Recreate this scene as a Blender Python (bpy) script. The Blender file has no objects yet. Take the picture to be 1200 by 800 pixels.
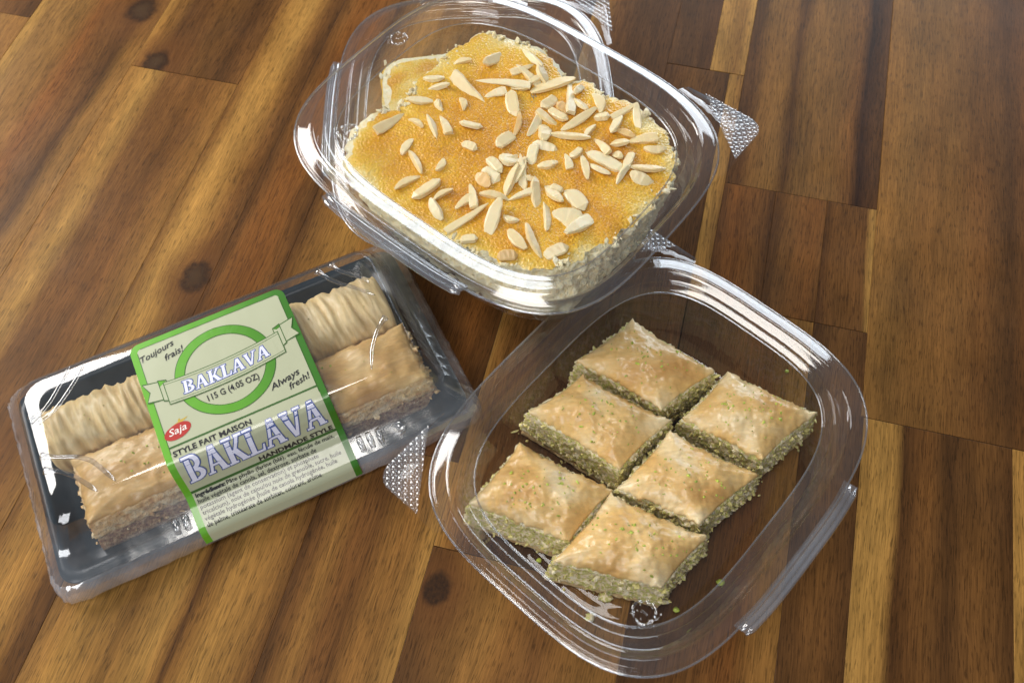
import bpy, bmesh, math, random
from mathutils import Vector, Matrix, noise
R = math.radians
MM = 0.001
random.seed(7)
scene = bpy.context.scene
C = scene.collection

# ------------------------------------------------------------------ camera
ELEV, ROLL, CAMH = 1.0571856, -0.038294, 0.40
upv = Vector((0, math.sin(ELEV), math.cos(ELEV)))
fwd = Vector((0, math.cos(ELEV), -math.sin(ELEV)))
cxv = Vector((1, 0, 0)) * math.cos(ROLL) + upv * math.sin(ROLL)
cyv = Vector((1, 0, 0)) * -math.sin(ROLL) + upv * math.cos(ROLL)
cam_data = bpy.data.cameras.new('camera')
cam = bpy.data.objects.new('camera', cam_data)
C.objects.link(cam)
m = Matrix.Identity(4)
for i in range(3):
    m[i][0], m[i][1], m[i][2] = cxv[i], cyv[i], -fwd[i]
m[2][3] = CAMH
cam.matrix_world = m
cam_data.sensor_width = 36
cam_data.lens = 1102.25 / 1200 * 36
cam_data.clip_start = 0.01
cam_data.clip_end = 20
cam_data.dof.use_dof = True
cam_data.dof.focus_distance = 0.43
cam_data.dof.aperture_fstop = 13
scene.camera = cam

# ------------------------------------------------------------------ world and lamps
world = bpy.data.worlds.new('World')
scene.world = world
world.use_nodes = True
bg = world.node_tree.nodes['Background']
bg.inputs[0].default_value = (0.80, 0.88, 1.0, 1)
bg.inputs[1].default_value = 0.18

def area(name, direction, dist, sx, sy, watts, col, target=(0, 0.2, 0.02)):
    l = bpy.data.lights.new(name, 'AREA')
    l.shape = 'RECTANGLE'
    l.size, l.size_y = sx, sy
    l.energy, l.color = watts, col
    o = bpy.data.objects.new(name, l)
    C.objects.link(o)
    d = Vector(direction).normalized()
    o.location = Vector(target) + d * dist
    o.rotation_euler = d.to_track_quat('Z', 'Y').to_euler()
    return o
area('window_light', (-0.74, 0.40, 0.52), 1.5, 0.90, 0.60, 23, (1.0, 0.97, 0.93))
area('far_window_light', (0.40, 0.86, 0.27), 2.2, 1.7, 0.90, 38, (0.84, 0.92, 1.0))
area('front_fill_light', (-0.38, -0.78, 0.50), 2.4, 1.2, 0.9, 27, (0.95, 0.97, 1.0))  # large soft fill added at front left to brighten the food's side faces
area('ceiling_light', (-0.12, -0.10, 0.98), 1.6, 0.55, 0.40, 8, (1.0, 0.96, 0.90))

vs = scene.view_settings
vs.view_transform = 'Standard'
vs.look = 'None'
vs.exposure = 0
vs.gamma = 1
vs.use_curve_mapping = False
cy = scene.cycles
cy.max_bounces = 10
cy.glossy_bounces = 5
cy.transmission_bounces = 8
cy.transparent_max_bounces = 40
cy.caustics_reflective = False
cy.caustics_refractive = False
cy.use_denoising = True
cy.sample_clamp_indirect = 4

# ------------------------------------------------------------------ helpers
def obj(name, mesh, mat=None, parent=None, smooth=True):
    o = bpy.data.objects.new(name, mesh)
    C.objects.link(o)
    if mat is not None and not mesh.materials:
        mesh.materials.append(mat)
    if parent:
        o.parent = parent
    if smooth:
        mesh.polygons.foreach_set('use_smooth', [True] * len(mesh.polygons))
    return o

def pydata(name, v, f):
    me = bpy.data.meshes.new(name)
    me.from_pydata(v, [], f)
    me.update()
    return me

def thing(name, label, cat, loc=(0, 0, 0), rz=0, group=None):
    o = bpy.data.objects.new(name, None)
    o.empty_display_size = 0.01
    C.objects.link(o)
    o.location, o.rotation_euler = loc, (0, 0, rz)
    tag(o, label, cat, group)
    return o

def tag(o, label, cat, group=None):
    o['label'], o['category'] = label, cat
    if group:
        o['group'] = group

def fbm(p, oct=4, sc=1.0):
    return noise.fractal(Vector(p) * sc, 1.0, 2.0, oct)

class G:
    """small node-graph helper"""
    def __init__(self, name):
        self.m = bpy.data.materials.new(name)
        self.m.use_nodes = True
        self.nt = self.m.node_tree
        self.nt.nodes.clear()
        self.out = self.nt.nodes.new('ShaderNodeOutputMaterial')
    def n(self, t, **kw):
        nd = self.nt.nodes.new(t)
        for k, v in kw.items():
            setattr(nd, k, v)
        return nd
    def link(self, a, b):
        self.nt.links.new(a, b)
    def put(self, sock, v):
        if hasattr(v, 'is_linked') or isinstance(v, bpy.types.NodeSocket):
            self.link(v, sock)
        else:
            sock.default_value = v
    def math(self, op, a, b=0.0, c=None, clamp=False):
        nd = self.n('ShaderNodeMath', operation=op, use_clamp=clamp)
        self.put(nd.inputs[0], a)
        self.put(nd.inputs[1], b)
        if c is not None:
            self.put(nd.inputs[2], c)
        return nd.outputs[0]
    def vec(self, x, y, z=0.0):
        nd = self.n('ShaderNodeCombineXYZ')
        for s, v in zip(nd.inputs, (x, y, z)):
            self.put(s, v)
        return nd.outputs[0]
    def noise(self, v, scale=1.0, detail=3.0, rough=0.55, dist=0.0):
        nd = self.n('ShaderNodeTexNoise')
        self.link(v, nd.inputs['Vector'])
        nd.inputs['Scale'].default_value = scale
        nd.inputs['Detail'].default_value = detail
        nd.inputs['Roughness'].default_value = rough
        nd.inputs['Distortion'].default_value = dist
        return nd.outputs['Fac']
    def maprange(self, v, a, b, c, d, smooth=False):
        nd = self.n('ShaderNodeMapRange')
        if smooth:
            nd.interpolation_type = 'SMOOTHSTEP'
        self.put(nd.inputs[0], v)
        for s, x in zip(nd.inputs[1:5], (a, b, c, d)):
            self.put(s, x)
        return nd.outputs[0]
    def ramp(self, v, stops, interp='LINEAR'):
        nd = self.n('ShaderNodeValToRGB')
        nd.color_ramp.interpolation = interp
        el = nd.color_ramp.elements
        while len(el) < len(stops):
            el.new(0.5)
        for e, (p, c) in zip(el, stops):
            e.position = p
            e.color = tuple(c) + (1,)
        self.put(nd.inputs[0], v)
        return nd.outputs[0]
    def mix(self, f, a, b, mode='MIX'):
        nd = self.n('ShaderNodeMix', data_type='RGBA', blend_type=mode)
        self.put(nd.inputs[0], f)
        for s, v in ((nd.inputs[6], a), (nd.inputs[7], b)):
            if isinstance(v, tuple):
                v = tuple(v) + (1,) if len(v) == 3 else v
            self.put(s, v)
        return nd.outputs[2]
    def scale_col(self, col, f):
        nd = self.n('ShaderNodeVectorMath', operation='SCALE')
        self.put(nd.inputs[0], col)
        self.put(nd.inputs['Scale'], f)
        return nd.outputs[0]
    def bump(self, h, strength=0.4, dist=0.0005, normal=None):
        nd = self.n('ShaderNodeBump')
        nd.inputs['Strength'].default_value = strength
        nd.inputs['Distance'].default_value = dist
        self.link(h, nd.inputs['Height'])
        if normal is not None:
            self.link(normal, nd.inputs['Normal'])
        return nd.outputs[0]
    def obj_co(self):
        return self.n('ShaderNodeTexCoord').outputs['Object']
    def geo_pos(self):
        return self.n('ShaderNodeNewGeometry').outputs['Position']
    def attr(self, name):
        return self.n('ShaderNodeAttribute', attribute_name=name).outputs['Fac']
    def principled(self, col, rough=0.5, normal=None, coat=0.0, coat_rough=0.1, sss=0.0, sss_rad=(0.004, 0.002, 0.001), spec=0.5):
        b = self.n('ShaderNodeBsdfPrincipled')
        if isinstance(col, tuple):
            col = col + (1,) if len(col) == 3 else col
        self.put(b.inputs['Base Color'], col)
        self.put(b.inputs['Roughness'], rough)
        b.inputs['Specular IOR Level'].default_value = spec
        b.inputs['Coat Weight'].default_value = coat
        b.inputs['Coat Roughness'].default_value = coat_rough
        if sss:
            b.inputs['Subsurface Weight'].default_value = sss
            b.inputs['Subsurface Radius'].default_value = sss_rad
            b.inputs['Subsurface Scale'].default_value = 1.0
        if normal is not None:
            self.link(normal, b.inputs['Normal'])
        self.link(b.outputs[0], self.out.inputs[0])
        return self.m

# ------------------------------------------------------------------ materials: wood
Y = (0.310, 0.163, 0.040)
T = (0.212, 0.101, 0.0245)
GT = (0.200, 0.101, 0.028)
T2 = (0.158, 0.075, 0.0195)
Mb = (0.128, 0.055, 0.0145)
RB = (0.150, 0.058, 0.0135)
D = (0.076, 0.033, 0.0100)
K = (0.030, 0.013, 0.006)

def wood(name, q0, q1, stops, seed, knots=(), warp=5.0, poreamt=0.42):
    g = G(name)
    sep = g.n('ShaderNodeSeparateXYZ')
    g.link(g.obj_co(), sep.inputs[0])
    q, p = sep.outputs[0], sep.outputs[1]
    w1 = g.noise(g.vec(g.math('MULTIPLY', q, 22.0), g.math('MULTIPLY', p, 7.0), seed), 1.0, 3.0, 0.5)
    off = g.math('MULTIPLY', g.math('SUBTRACT', w1, 0.5), warp * 2.2 * MM)
    qq = g.math('ADD', q, off)
    kd = []
    for (kp, kq, kr) in knots:
        dx = g.math('DIVIDE', g.math('SUBTRACT', q, kq * MM), kr * MM)
        dy = g.math('DIVIDE', g.math('SUBTRACT', p, kp * MM), kr * 1.25 * MM)
        wob = g.noise(g.vec(g.math('MULTIPLY', q, 120), g.math('MULTIPLY', p, 120), seed + 3), 1.0, 3.0)
        dd = g.math('ADD', g.math('SQRT', g.math('ADD', g.math('MULTIPLY', dx, dx), g.math('MULTIPLY', dy, dy))), g.math('MULTIPLY', g.math('SUBTRACT', wob, 0.5), 0.9))
        fall = g.math('DIVIDE', 1.0, g.math('ADD', 1.0, g.math('MULTIPLY', dd, g.math('MULTIPLY', dd, 0.35))))
        qq = g.math('ADD', qq, g.math('MULTIPLY', g.math('MULTIPLY', fall, dx), -kr * 0.55 * MM))
        kd.append(dd)
    u = g.maprange(qq, q0 * MM, q1 * MM, 0.0, 1.0)
    col = g.ramp(u, stops)
    # broad growth figure, fine grain lines, pores
    f1 = g.noise(g.vec(g.math('MULTIPLY', qq, 150), g.math('MULTIPLY', p, 6), seed + 11), 1.0, 4.0, 0.6)
    f2 = g.noise(g.vec(g.math('MULTIPLY', qq, 1900), g.math('MULTIPLY', p, 55), seed + 5), 1.0, 3.0, 0.6)
    f3 = g.noise(g.vec(g.math('MULTIPLY', q, 55), g.math('MULTIPLY', p, 22), seed + 17), 1.0, 4.0, 0.55)
    po = g.noise(g.vec(g.math('MULTIPLY', qq, 1900), g.math('MULTIPLY', p, 170), seed + 29), 1.0, 2.0, 0.5)
    pore = g.maprange(po, 0.55, 0.66, 0.0, 1.0, True)
    fac = g.math('MULTIPLY', g.maprange(f1, 0.30, 0.70, 0.82, 1.15), g.maprange(f2, 0.3, 0.7, 0.66, 1.30))
    fac = g.math('MULTIPLY', fac, g.maprange(f3, 0.32, 0.68, 0.80, 1.18))
    fac = g.math('MULTIPLY', fac, g.math('SUBTRACT', 1.0, g.math('MULTIPLY', pore, poreamt)))
    col = g.scale_col(col, fac)
    hue = g.noise(g.vec(g.math('MULTIPLY', qq, 40), g.math('MULTIPLY', p, 5), seed + 41), 1.0, 2.0)
    col = g.mix(g.maprange(hue, 0.40, 0.72, 0.0, 0.25), col, g.mix(1.0, col, (1.15, 0.85, 0.65), 'MULTIPLY'))
    for dd in kd:
        kn = g.noise(g.vec(g.math('MULTIPLY', q, 700), g.math('MULTIPLY', p, 500), seed), 1.0, 4.0, 0.65)
        col = g.mix(g.math('MULTIPLY', g.maprange(dd, 0.9, 3.0, 0.75, 0.0, True), g.maprange(kn, .3, .7, .5, 1.0)), col, (0.11, 0.042, 0.012))
        col = g.mix(g.math('MULTIPLY', g.maprange(dd, 0.62, 1.15, 0.95, 0.0, True), g.maprange(kn, .25, .6, .6, 1.0)), col, (0.022, 0.011, 0.006))
        if knots[0][2] < 7: continue
        col = g.mix(g.math('MULTIPLY', g.maprange(dd, 0.15, 0.75, 0.85, 0.0, True), g.maprange(kn, .3, .65, .35, 1.0)), col, (0.062, 0.034, 0.015))
    h = g.math('SUBTRACT', g.math('MULTIPLY', f2, 0.4), g.math('MULTIPLY', pore, 0.6))
    rg = g.maprange(g.noise(g.vec(q, p, seed), 30.0, 3.0), 0.3, 0.7, 0.36, 0.50)
    return g.principled(col, rg, g.bump(h, 0.16, 0.0003), spec=0.09)

# ------------------------------------------------------------------ materials: plastics, food, paper
def clear_plastic(name, r0=0.07, tint=(0.965, 0.97, 0.975), rough=0.03, edge=(0.66, 0.68, 0.70), bump_scale=0, bump_str=0.0, bump_dist=0.0006, haze=0.0):
    g = G(name)
    lw = g.n('ShaderNodeLayerWeight')
    lw.inputs['Blend'].default_value = 0.5
    gl = g.n('ShaderNodeBsdfGlossy')
    gl.inputs['Roughness'].default_value = rough
    gl.inputs['Color'].default_value = (1, 1, 1, 1)
    if bump_scale:
        b = g.bump(g.noise(g.obj_co(), bump_scale, 3.0), bump_str, bump_dist)
        g.link(b, lw.inputs['Normal'])
        g.link(b, gl.inputs['Normal'])
    fc = lw.outputs['Facing']
    tr = g.n('ShaderNodeBsdfTransparent')
    g.link(g.mix(g.math('POWER', fc, 3.0), tint, edge), tr.inputs[0])
    ms = g.n('ShaderNodeMixShader')
    g.link(g.math('ADD', r0, g.math('MULTIPLY', g.math('POWER', fc, 4.0), 1.0 - r0), clamp=True), ms.inputs[0])
    body = tr.outputs[0]
    if haze:
        df = g.n('ShaderNodeBsdfDiffuse')
        df.inputs[0].default_value = (0.80, 0.84, 0.92, 1)
        mh = g.n('ShaderNodeMixShader')
        sm = g.maprange(g.noise(g.obj_co(), 45, 4.0, 0.6), 0.35, 0.7, haze * 0.5, haze * 1.5)
        g.link(sm, mh.inputs[0])
        g.link(body, mh.inputs[1])
        g.link(df.outputs[0], mh.inputs[2])
        body = mh.outputs[0]
    g.link(body, ms.inputs[1])
    g.link(gl.outputs[0], ms.inputs[2])
    g.link(ms.outputs[0], g.out.inputs[0])
    return g.m
MAT_CLEAR = clear_plastic('clear_plastic', r0=0.03, tint=(0.975, 0.978, 0.98), edge=(0.55, 0.57, 0.60))
MAT_PANEL = clear_plastic('clear_panel_plastic', r0=0.028, tint=(0.975, 0.978, 0.98))
MAT_RIM = clear_plastic('clear_plastic_rim', r0=0.17, tint=(0.93, 0.935, 0.945), edge=(0.50, 0.52, 0.55), rough=0.05, bump_scale=60, bump_str=0.03)
MAT_LID = clear_plastic('clear_lid_plastic', r0=0.075, tint=(0.98, 0.982, 0.985), edge=(0.55, 0.57, 0.60), rough=0.07, haze=0.018)
MAT_HINGE = clear_plastic('clear_hinge_plastic', r0=0.20, tint=(0.88, 0.885, 0.90), edge=(0.22, 0.23, 0.25), rough=0.05, haze=0.06)
MAT_TAB = clear_plastic('textured_clear_plastic', r0=0.10, tint=(0.90, 0.91, 0.92), edge=(0.42, 0.42, 0.44), rough=0.12, haze=0.12)
MAT_FILM = clear_plastic('shrink_film', r0=0.085, tint=(0.95, 0.955, 0.965), edge=(0.60, 0.62, 0.66), rough=0.06, bump_scale=45, bump_str=0.12, bump_dist=0.0009, haze=0.02)
MAT_SKIRT = clear_plastic('film_skirt', r0=0.16, tint=(0.93, 0.935, 0.95), edge=(0.50, 0.52, 0.56), rough=0.16, bump_scale=70, bump_str=0.3, bump_dist=0.0009, haze=0.22)  # milky haze puts the bluish window reflection into the skirt colour
MAT_BEVEL = clear_plastic('film_bevel', r0=0.11, tint=(0.94, 0.945, 0.96), edge=(0.55, 0.57, 0.60), rough=0.13, bump_scale=45, bump_str=0.25, bump_dist=0.0009, haze=0.08)  # weaker haze, again reflected window light mixed into the film colour

def black_plastic():
    g = G('black_tray_plastic')
    n1 = g.noise(g.obj_co(), 900, 2.0)
    return g.principled((0.008, 0.017, 0.024), 0.30, g.bump(n1, 0.05, 0.0002), spec=0.4)
MAT_BLACK = black_plastic()

def phyllo(name, c_lo, c_mid, c_hi, rough=0.34, coat=0.35, streak=(140, 700, 300), sstr=0.25):
    g = G(name)
    co = g.geo_pos()
    n1 = g.noise(co, 55, 4.0, 0.6, 0.4)
    n2 = g.noise(co, 420, 3.0, 0.6)
    n3 = g.noise(co, 1400, 2.0)
    br = g.attr('brown')
    v = g.math('ADD', g.math('MULTIPLY', br, 0.40), g.math('ADD', g.math('MULTIPLY', n1, 0.70), g.math('MULTIPLY', g.math('SUBTRACT', n2, 0.5), 0.22)))
    col = g.ramp(v, [(0.18, c_hi), (0.50, c_mid), (0.90, c_lo)])
    sc = g.n('ShaderNodeVectorMath', operation='MULTIPLY')
    g.link(g.obj_co(), sc.inputs[0])
    sc.inputs[1].default_value = streak
    n4 = g.noise(sc.outputs[0], 1.0, 4.0, 0.6, 0.6)
    col = g.scale_col(col, g.maprange(n4, 0.25, 0.75, 1.0 - sstr * .6, 1.0 + sstr * .4))
    hb = g.math('ADD', g.math('ADD', g.math('MULTIPLY', n2, 0.6), g.math('MULTIPLY', n3, 0.3)), g.math('MULTIPLY', n4, sstr * 5))
    return g.principled(col, g.maprange(n2, 0.3, 0.7, rough - 0.1, rough + 0.18), g.bump(hb, 0.25, 0.0005), coat=coat, coat_rough=0.18, sss=0.12)
MAT_PHYLLO = phyllo('glazed_phyllo', (0.60, 0.31, 0.085), (0.77, 0.50, 0.185), (0.87, 0.70, 0.41), 0.34, 0.30)
MAT_ROLL = phyllo('pale_phyllo', (0.46, 0.29, 0.10), (0.68, 0.50, 0.23), (0.78, 0.63, 0.36), 0.48, 0.12, (420, 60, 60), 0.35)
MAT_BAR = phyllo('brown_phyllo', (0.42, 0.21, 0.055), (0.62, 0.38, 0.13), (0.74, 0.53, 0.25), 0.4, 0.15)

def crumbly(name, cols, scale=300, rough=0.65, bstr=0.9):
    g = G(name)
    co = g.geo_pos()
    n1 = g.noise(co, scale, 4.0, 0.65)
    n2 = g.noise(co, scale * 4, 3.0, 0.6)
    vo = g.n('ShaderNodeTexVoronoi')
    g.link(co, vo.inputs['Vector'])
    vo.inputs['Scale'].default_value = scale * 1.7
    v = g.math('ADD', g.math('MULTIPLY', n1, 0.75), g.math('MULTIPLY', vo.outputs['Distance'], 0.42))
    n = len(cols)
    col = g.ramp(v, [(0.25 + 0.5 * i / (n - 1), c) for i, c in enumerate(cols)])
    h = g.math('ADD', n1, g.math('MULTIPLY', n2, 0.5))
    return g.principled(col, rough, g.bump(h, bstr, 0.0012), sss=0.10)
MAT_NUT = crumbly('pistachio_filling', [(0.42, 0.28, 0.085), (0.78, 0.62, 0.28), (0.50, 0.50, 0.11), (0.86, 0.70, 0.41), (0.90, 0.80, 0.56)], 330)
MAT_WALNUT = crumbly('walnut_filling', [(0.075, 0.030, 0.022), (0.22, 0.095, 0.052), (0.40, 0.22, 0.11), (0.62, 0.42, 0.24)], 300)
MAT_AMBER = crumbly('amber_pastry', [(0.30, 0.13, 0.05), (0.56, 0.32, 0.13), (0.70, 0.47, 0.22), (0.78, 0.62, 0.38)], 180)
MAT_BASEP = crumbly('phyllo_base', [(0.30, 0.16, 0.06), (0.58, 0.38, 0.17), (0.66, 0.50, 0.26)], 220, 0.5)
MAT_CRUMBCAKE = crumbly('semolina_crumb', [(0.76, 0.55, 0.22), (0.88, 0.72, 0.40), (0.90, 0.79, 0.50), (0.92, 0.84, 0.60)], 260, 0.6)

def plain(name, col, rough=0.5, var=0.12, scale=300, coat=0.0, sss=0.0, spec=0.5):
    g = G(name)
    n1 = g.noise(g.geo_pos(), scale, 3.0)
    c = g.scale_col(col, g.maprange(n1, 0.3, 0.7, 1 - var, 1 + var)) if var else col
    return g.principled(c, rough, g.bump(n1, 0.1, 0.0003), coat=coat, sss=sss, spec=spec)
MAT_PIST = plain('pistachio_crumb', (0.42, 0.50, 0.07), 0.5, 0.5, 500)
MAT_PISTD = plain('dark_pistachio_crumb', (0.62, 0.54, 0.20), 0.5, 0.5, 500)

def almond_mat(name, a, b):
    g = G(name)
    info = g.n('ShaderNodeObjectInfo')
    n1 = g.noise(g.obj_co(), 2.5, 3.0)
    col = g.mix(g.math('MULTIPLY', g.math('ADD', info.outputs['Random'], n1), 0.55, clamp=True), a, b)
    return g.principled(col, 0.42, g.bump(n1, 0.1, 0.0003), coat=0.25, coat_rough=0.2, sss=0.15)
MAT_ALM = almond_mat('blanched_almond', (0.88, 0.78, 0.52), (0.78, 0.58, 0.27))
MAT_ALMT = almond_mat('toasted_almond', (0.80, 0.56, 0.25), (0.74, 0.46, 0.17))

def cake_glaze():
    g = G('syrup_glazed_semolina')
    co = g.geo_pos()
    n1 = g.noise(co, 38, 3.0, 0.5, 0.3)
    n2 = g.noise(co, 700, 3.0, 0.7)
    vo = g.n('ShaderNodeTexVoronoi')
    g.link(co, vo.inputs['Vector'])
    vo.inputs['Scale'].default_value = 800
    e = g.attr('brown')
    v = g.math('ADD', g.math('MULTIPLY', e, -0.60), g.math('ADD', n1, g.math('MULTIPLY', g.math('SUBTRACT', n2, 0.5), 0.5)))
    col = g.ramp(v, [(0.00, (0.84, 0.66, 0.26)), (0.20, (0.80, 0.50, 0.055)), (0.48, (0.70, 0.34, 0.016)), (0.78, (0.50, 0.19, 0.010))])
    h = g.math('ADD', g.math('MULTIPLY', n2, 0.7), g.math('MULTIPLY', vo.outputs['Distance'], 0.9))
    return g.principled(col, g.maprange(n2, 0.35, 0.65, 0.14, 0.40), g.bump(h, 0.60, 0.0008), coat=0.25, coat_rough=0.12, sss=0.10)
MAT_GLAZE = cake_glaze()

def paper(name, col, rough=0.32):
    g = G(name)
    return g.principled(col, rough, None, coat=0.45, coat_rough=0.12)
MAT_CREAM = paper('label_cream', (0.44, 0.46, 0.31))
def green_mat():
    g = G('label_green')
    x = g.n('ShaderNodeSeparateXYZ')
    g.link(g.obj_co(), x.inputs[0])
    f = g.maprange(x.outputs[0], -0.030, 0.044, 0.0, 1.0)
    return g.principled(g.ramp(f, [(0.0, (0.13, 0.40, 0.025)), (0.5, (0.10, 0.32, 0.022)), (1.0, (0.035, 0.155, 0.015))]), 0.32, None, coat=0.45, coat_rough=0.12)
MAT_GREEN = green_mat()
MAT_DKGREEN = paper('label_line_green', (0.045, 0.12, 0.025))
MAT_INK = paper('label_black_ink', (0.022, 0.022, 0.026))
MAT_NAVY = paper('label_navy_ink', (0.075, 0.11, 0.30))
MAT_LILAC = paper('label_letter_fill', (0.72, 0.73, 0.88))
MAT_RED = paper('label_red', (0.42, 0.030, 0.022))
MAT_WHITE = paper('label_white', (0.80, 0.76, 0.70))
MAT_GOLD = paper('label_gold', (0.52, 0.36, 0.05))

# ------------------------------------------------------------------ tabletop of glued staves
top = obj('tabletop', pydata('tabletop', [(x, y, z) for z in (-0.045, -0.0265) for x, y in ((-0.60, -0.10), (0.32, -0.10), (0.32, 0.75), (-0.60, 0.75))],
          [(3, 2, 1, 0), (4, 5, 6, 7), (0, 1, 5, 4), (1, 2, 6, 5), (2, 3, 7, 6), (3, 0, 4, 7)]), plain('board_core', (0.10, 0.05, 0.02)), smooth=False)
top.rotation_euler = (0, 0, 1.29029 - math.pi / 2)
top['kind'] = 'structure'
top['label'] = 'butcher block tabletop of glued brown and honey wood staves'
top['category'] = 'table'

STAVES = [
 (-520, -406.3, 368.9, 700, [(0, D), (0.7, Mb), (1, D)], ()),
 (-520, -406.3, -60, 368.5, [(0, T), (0.75, GT), (1, T)], ()),
 (-405.9, -327.5, -60, 700, [(0, Y), (0.06, Y), (0.16, GT), (0.40, T), (0.55, RB), (0.72, Mb), (0.80, D), (0.88, T), (1, GT)], ((391, -342, 10.5),)),
 (-327.1, -259.5, 345.9, 700, [(0, Y), (0.10, T), (0.22, D), (0.55, Mb), (0.8, D), (1, Mb)], ((352, -314, 8.5),)),
 (-327.1, -259.5, -60, 345.5, [(0, T), (0.22, Y), (0.38, Mb), (0.55, Mb), (0.75, Mb), (1, T)], ()),
 (-259.1, -221.6, -60, 700, [(0, Mb), (0.12, T), (0.28, Y), (0.52, Y), (0.66, T), (0.80, Mb), (1, D)], ((216, -229.5, 8.5),)),
 (-221.2, -187.2, 150, 700, [(0, D), (0.12, Mb), (0.3, RB), (0.7, RB), (0.9, Mb), (1, D)], ()),
 (-186.8, -120.3, 150, 700, [(0, D), (0.15, T), (0.35, Y), (0.6, T), (1, Mb)], ()),
 (-119.9, -71.0, 150, 700, [(0, Mb), (0.3, D), (0.7, RB), (1, D)], ()),  # dark stave, deepened further for the shadow between tray and containers
 (-221.2, -127.0, -60, 149.6, [(0, GT), (0.12, Y), (0.36, T), (0.52, Y), (0.585, T), (0.61, D), (0.66, T), (0.74, Y), (0.92, T), (1, Mb)], ()),
 (-126.6, -71.0, -60, 149.6, [(0, D), (0.08, Mb), (0.22, T), (0.36, Mb), (0.5, Mb), (0.66, T), (0.84, T), (1, Y)], ()),
 (-70.6, 16.8, -60, 109.8, [(0, D), (0.10, Mb), (0.35, T), (0.6, Mb), (0.82, T), (1, T)], ((92, -64, 6.5),)),
 (-70.6, -20.2, 110.2, 700, [(0, Y), (0.10, T), (0.25, Mb), (0.5, D), (1, D)], ()),  # inner tones deepened too, the containers' shadow put into the wood colour
 (-19.8, 16.4, 110.2, 418.7, [(0, D), (0.4, Mb), (1, D)], ()),
 (-19.8, 4.8, 419.1, 700, [(0, D), (1, D)], ()),
 (5.2, 24.6, 419.1, 700, [(0, Y), (0.7, T), (1, Y)], ()),
 (16.8, 24.6, 262.2, 418.7, [(0, Y), (1, T)], ()),
 (17.2, 78.7, -60, 261.8, [(0, D), (0.2, D), (0.45, Mb), (0.72, RB), (0.88, T), (1, T)], ()),
 (79.1, 105.8, -60, 261.8, [(0, D), (0.5, Mb), (1, D)], ()),
 (106.2, 171.9, -60, 215.9, [(0, Y), (0.2, Y), (0.27, D), (0.45, Mb), (0.6, D), (0.8, Mb), (1, D)], ()),
 (172.3, 280, -60, 215.9, [(0, Y), (0.3, T), (1, Mb)], ()),
 (104.8, 280, 216.3, 700, [(0, T), (0.09, T2), (0.2, T2), (0.30, Mb), (0.38, D), (0.50, RB), (0.62, T2), (1, Mb)], ()),
 (25.0, 104.4, 338.9, 700, [(0, D), (0.06, D), (0.14, T2), (0.28, T2), (0.36, D), (0.44, T2), (0.66, T2), (0.80, Mb), (0.86, K), (1, D)], ()),
 (25.0, 51.9, 262.2, 338.5, [(0, D), (0.3, RB), (0.8, Mb), (1, D)], ()),
 (52.3, 78.8, 262.2, 338.5, [(0, D), (0.3, Mb), (0.8, RB), (1, Mb)], ()),
 (79.2, 104.4, 262.2, 338.5, [(0, D), (0.2, Mb), (0.85, Mb), (0.95, Y), (1, Y)], ()),
]
def stave_mesh(q0, q1, p0, p1, z):
    v, b = [], 0.00022
    q0, q1, p0, p1 = (x * MM for x in (q0 - .16, q1 + .16, p0 - .06, p1 + .06))
    for zz, ins in ((-0.0262, 0), (z - b * 0.6, 0), (z, b)):
        v += [(q0 + ins, p0 + ins, zz), (q1 - ins, p0 + ins, zz), (q1 - ins, p1 - ins, zz), (q0 + ins, p1 - ins, zz)]
    f = [(3, 2, 1, 0), (8, 9, 10, 11)]
    for r in (0, 4):
        f += [(r + i, r + (i + 1) % 4, r + 4 + (i + 1) % 4, r + 4 + i) for i in range(4)]
    return pydata('wood_stave', v, f)
for i, (q0, q1, p0, p1, st, kn) in enumerate(STAVES):
    obj('wood_stave', stave_mesh(q0, q1, p0, p1, -random.random() * 0.00012), wood('stave_wood_%02d' % i, q0, q1, st, 3.7 * i + 1.3, kn), top, smooth=False)

# ------------------------------------------------------------------ hinged clear clamshell container
CA, CB, CN, RIM = 85.8, 71.1, 3.52, 42.0
def se(a, b, n, N=176):
    out = []
    for k in range(N):
        t = 2 * math.pi * k / N
        c, s = math.cos(t), math.sin(t)
        r = (abs(c / a) ** n + abs(s / b) ** n) ** (-1 / n)
        out.append((r * c, r * s))
    return out

def loft(rings, cap=True, closed=True):
    """rings: list of lists of (x,y,z) in mm, equal length"""
    N = len(rings[0])
    v = [(x * MM, y * MM, z * MM) for r in rings for x, y, z in r]
    f = []
    for i in range(len(rings) - 1):
        for k in range(N):
            k2 = (k + 1) % N
            f.append((i * N + k, i * N + k2, (i + 1) * N + k2, (i + 1) * N + k))
    if cap:
        f.append(tuple(range((len(rings) - 1) * N, len(rings) * N)))
    return v, f

def ring(d, z, n=CN):
    return [(x, y, z) for x, y in se(CA - d, CB - d, n)]

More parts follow.
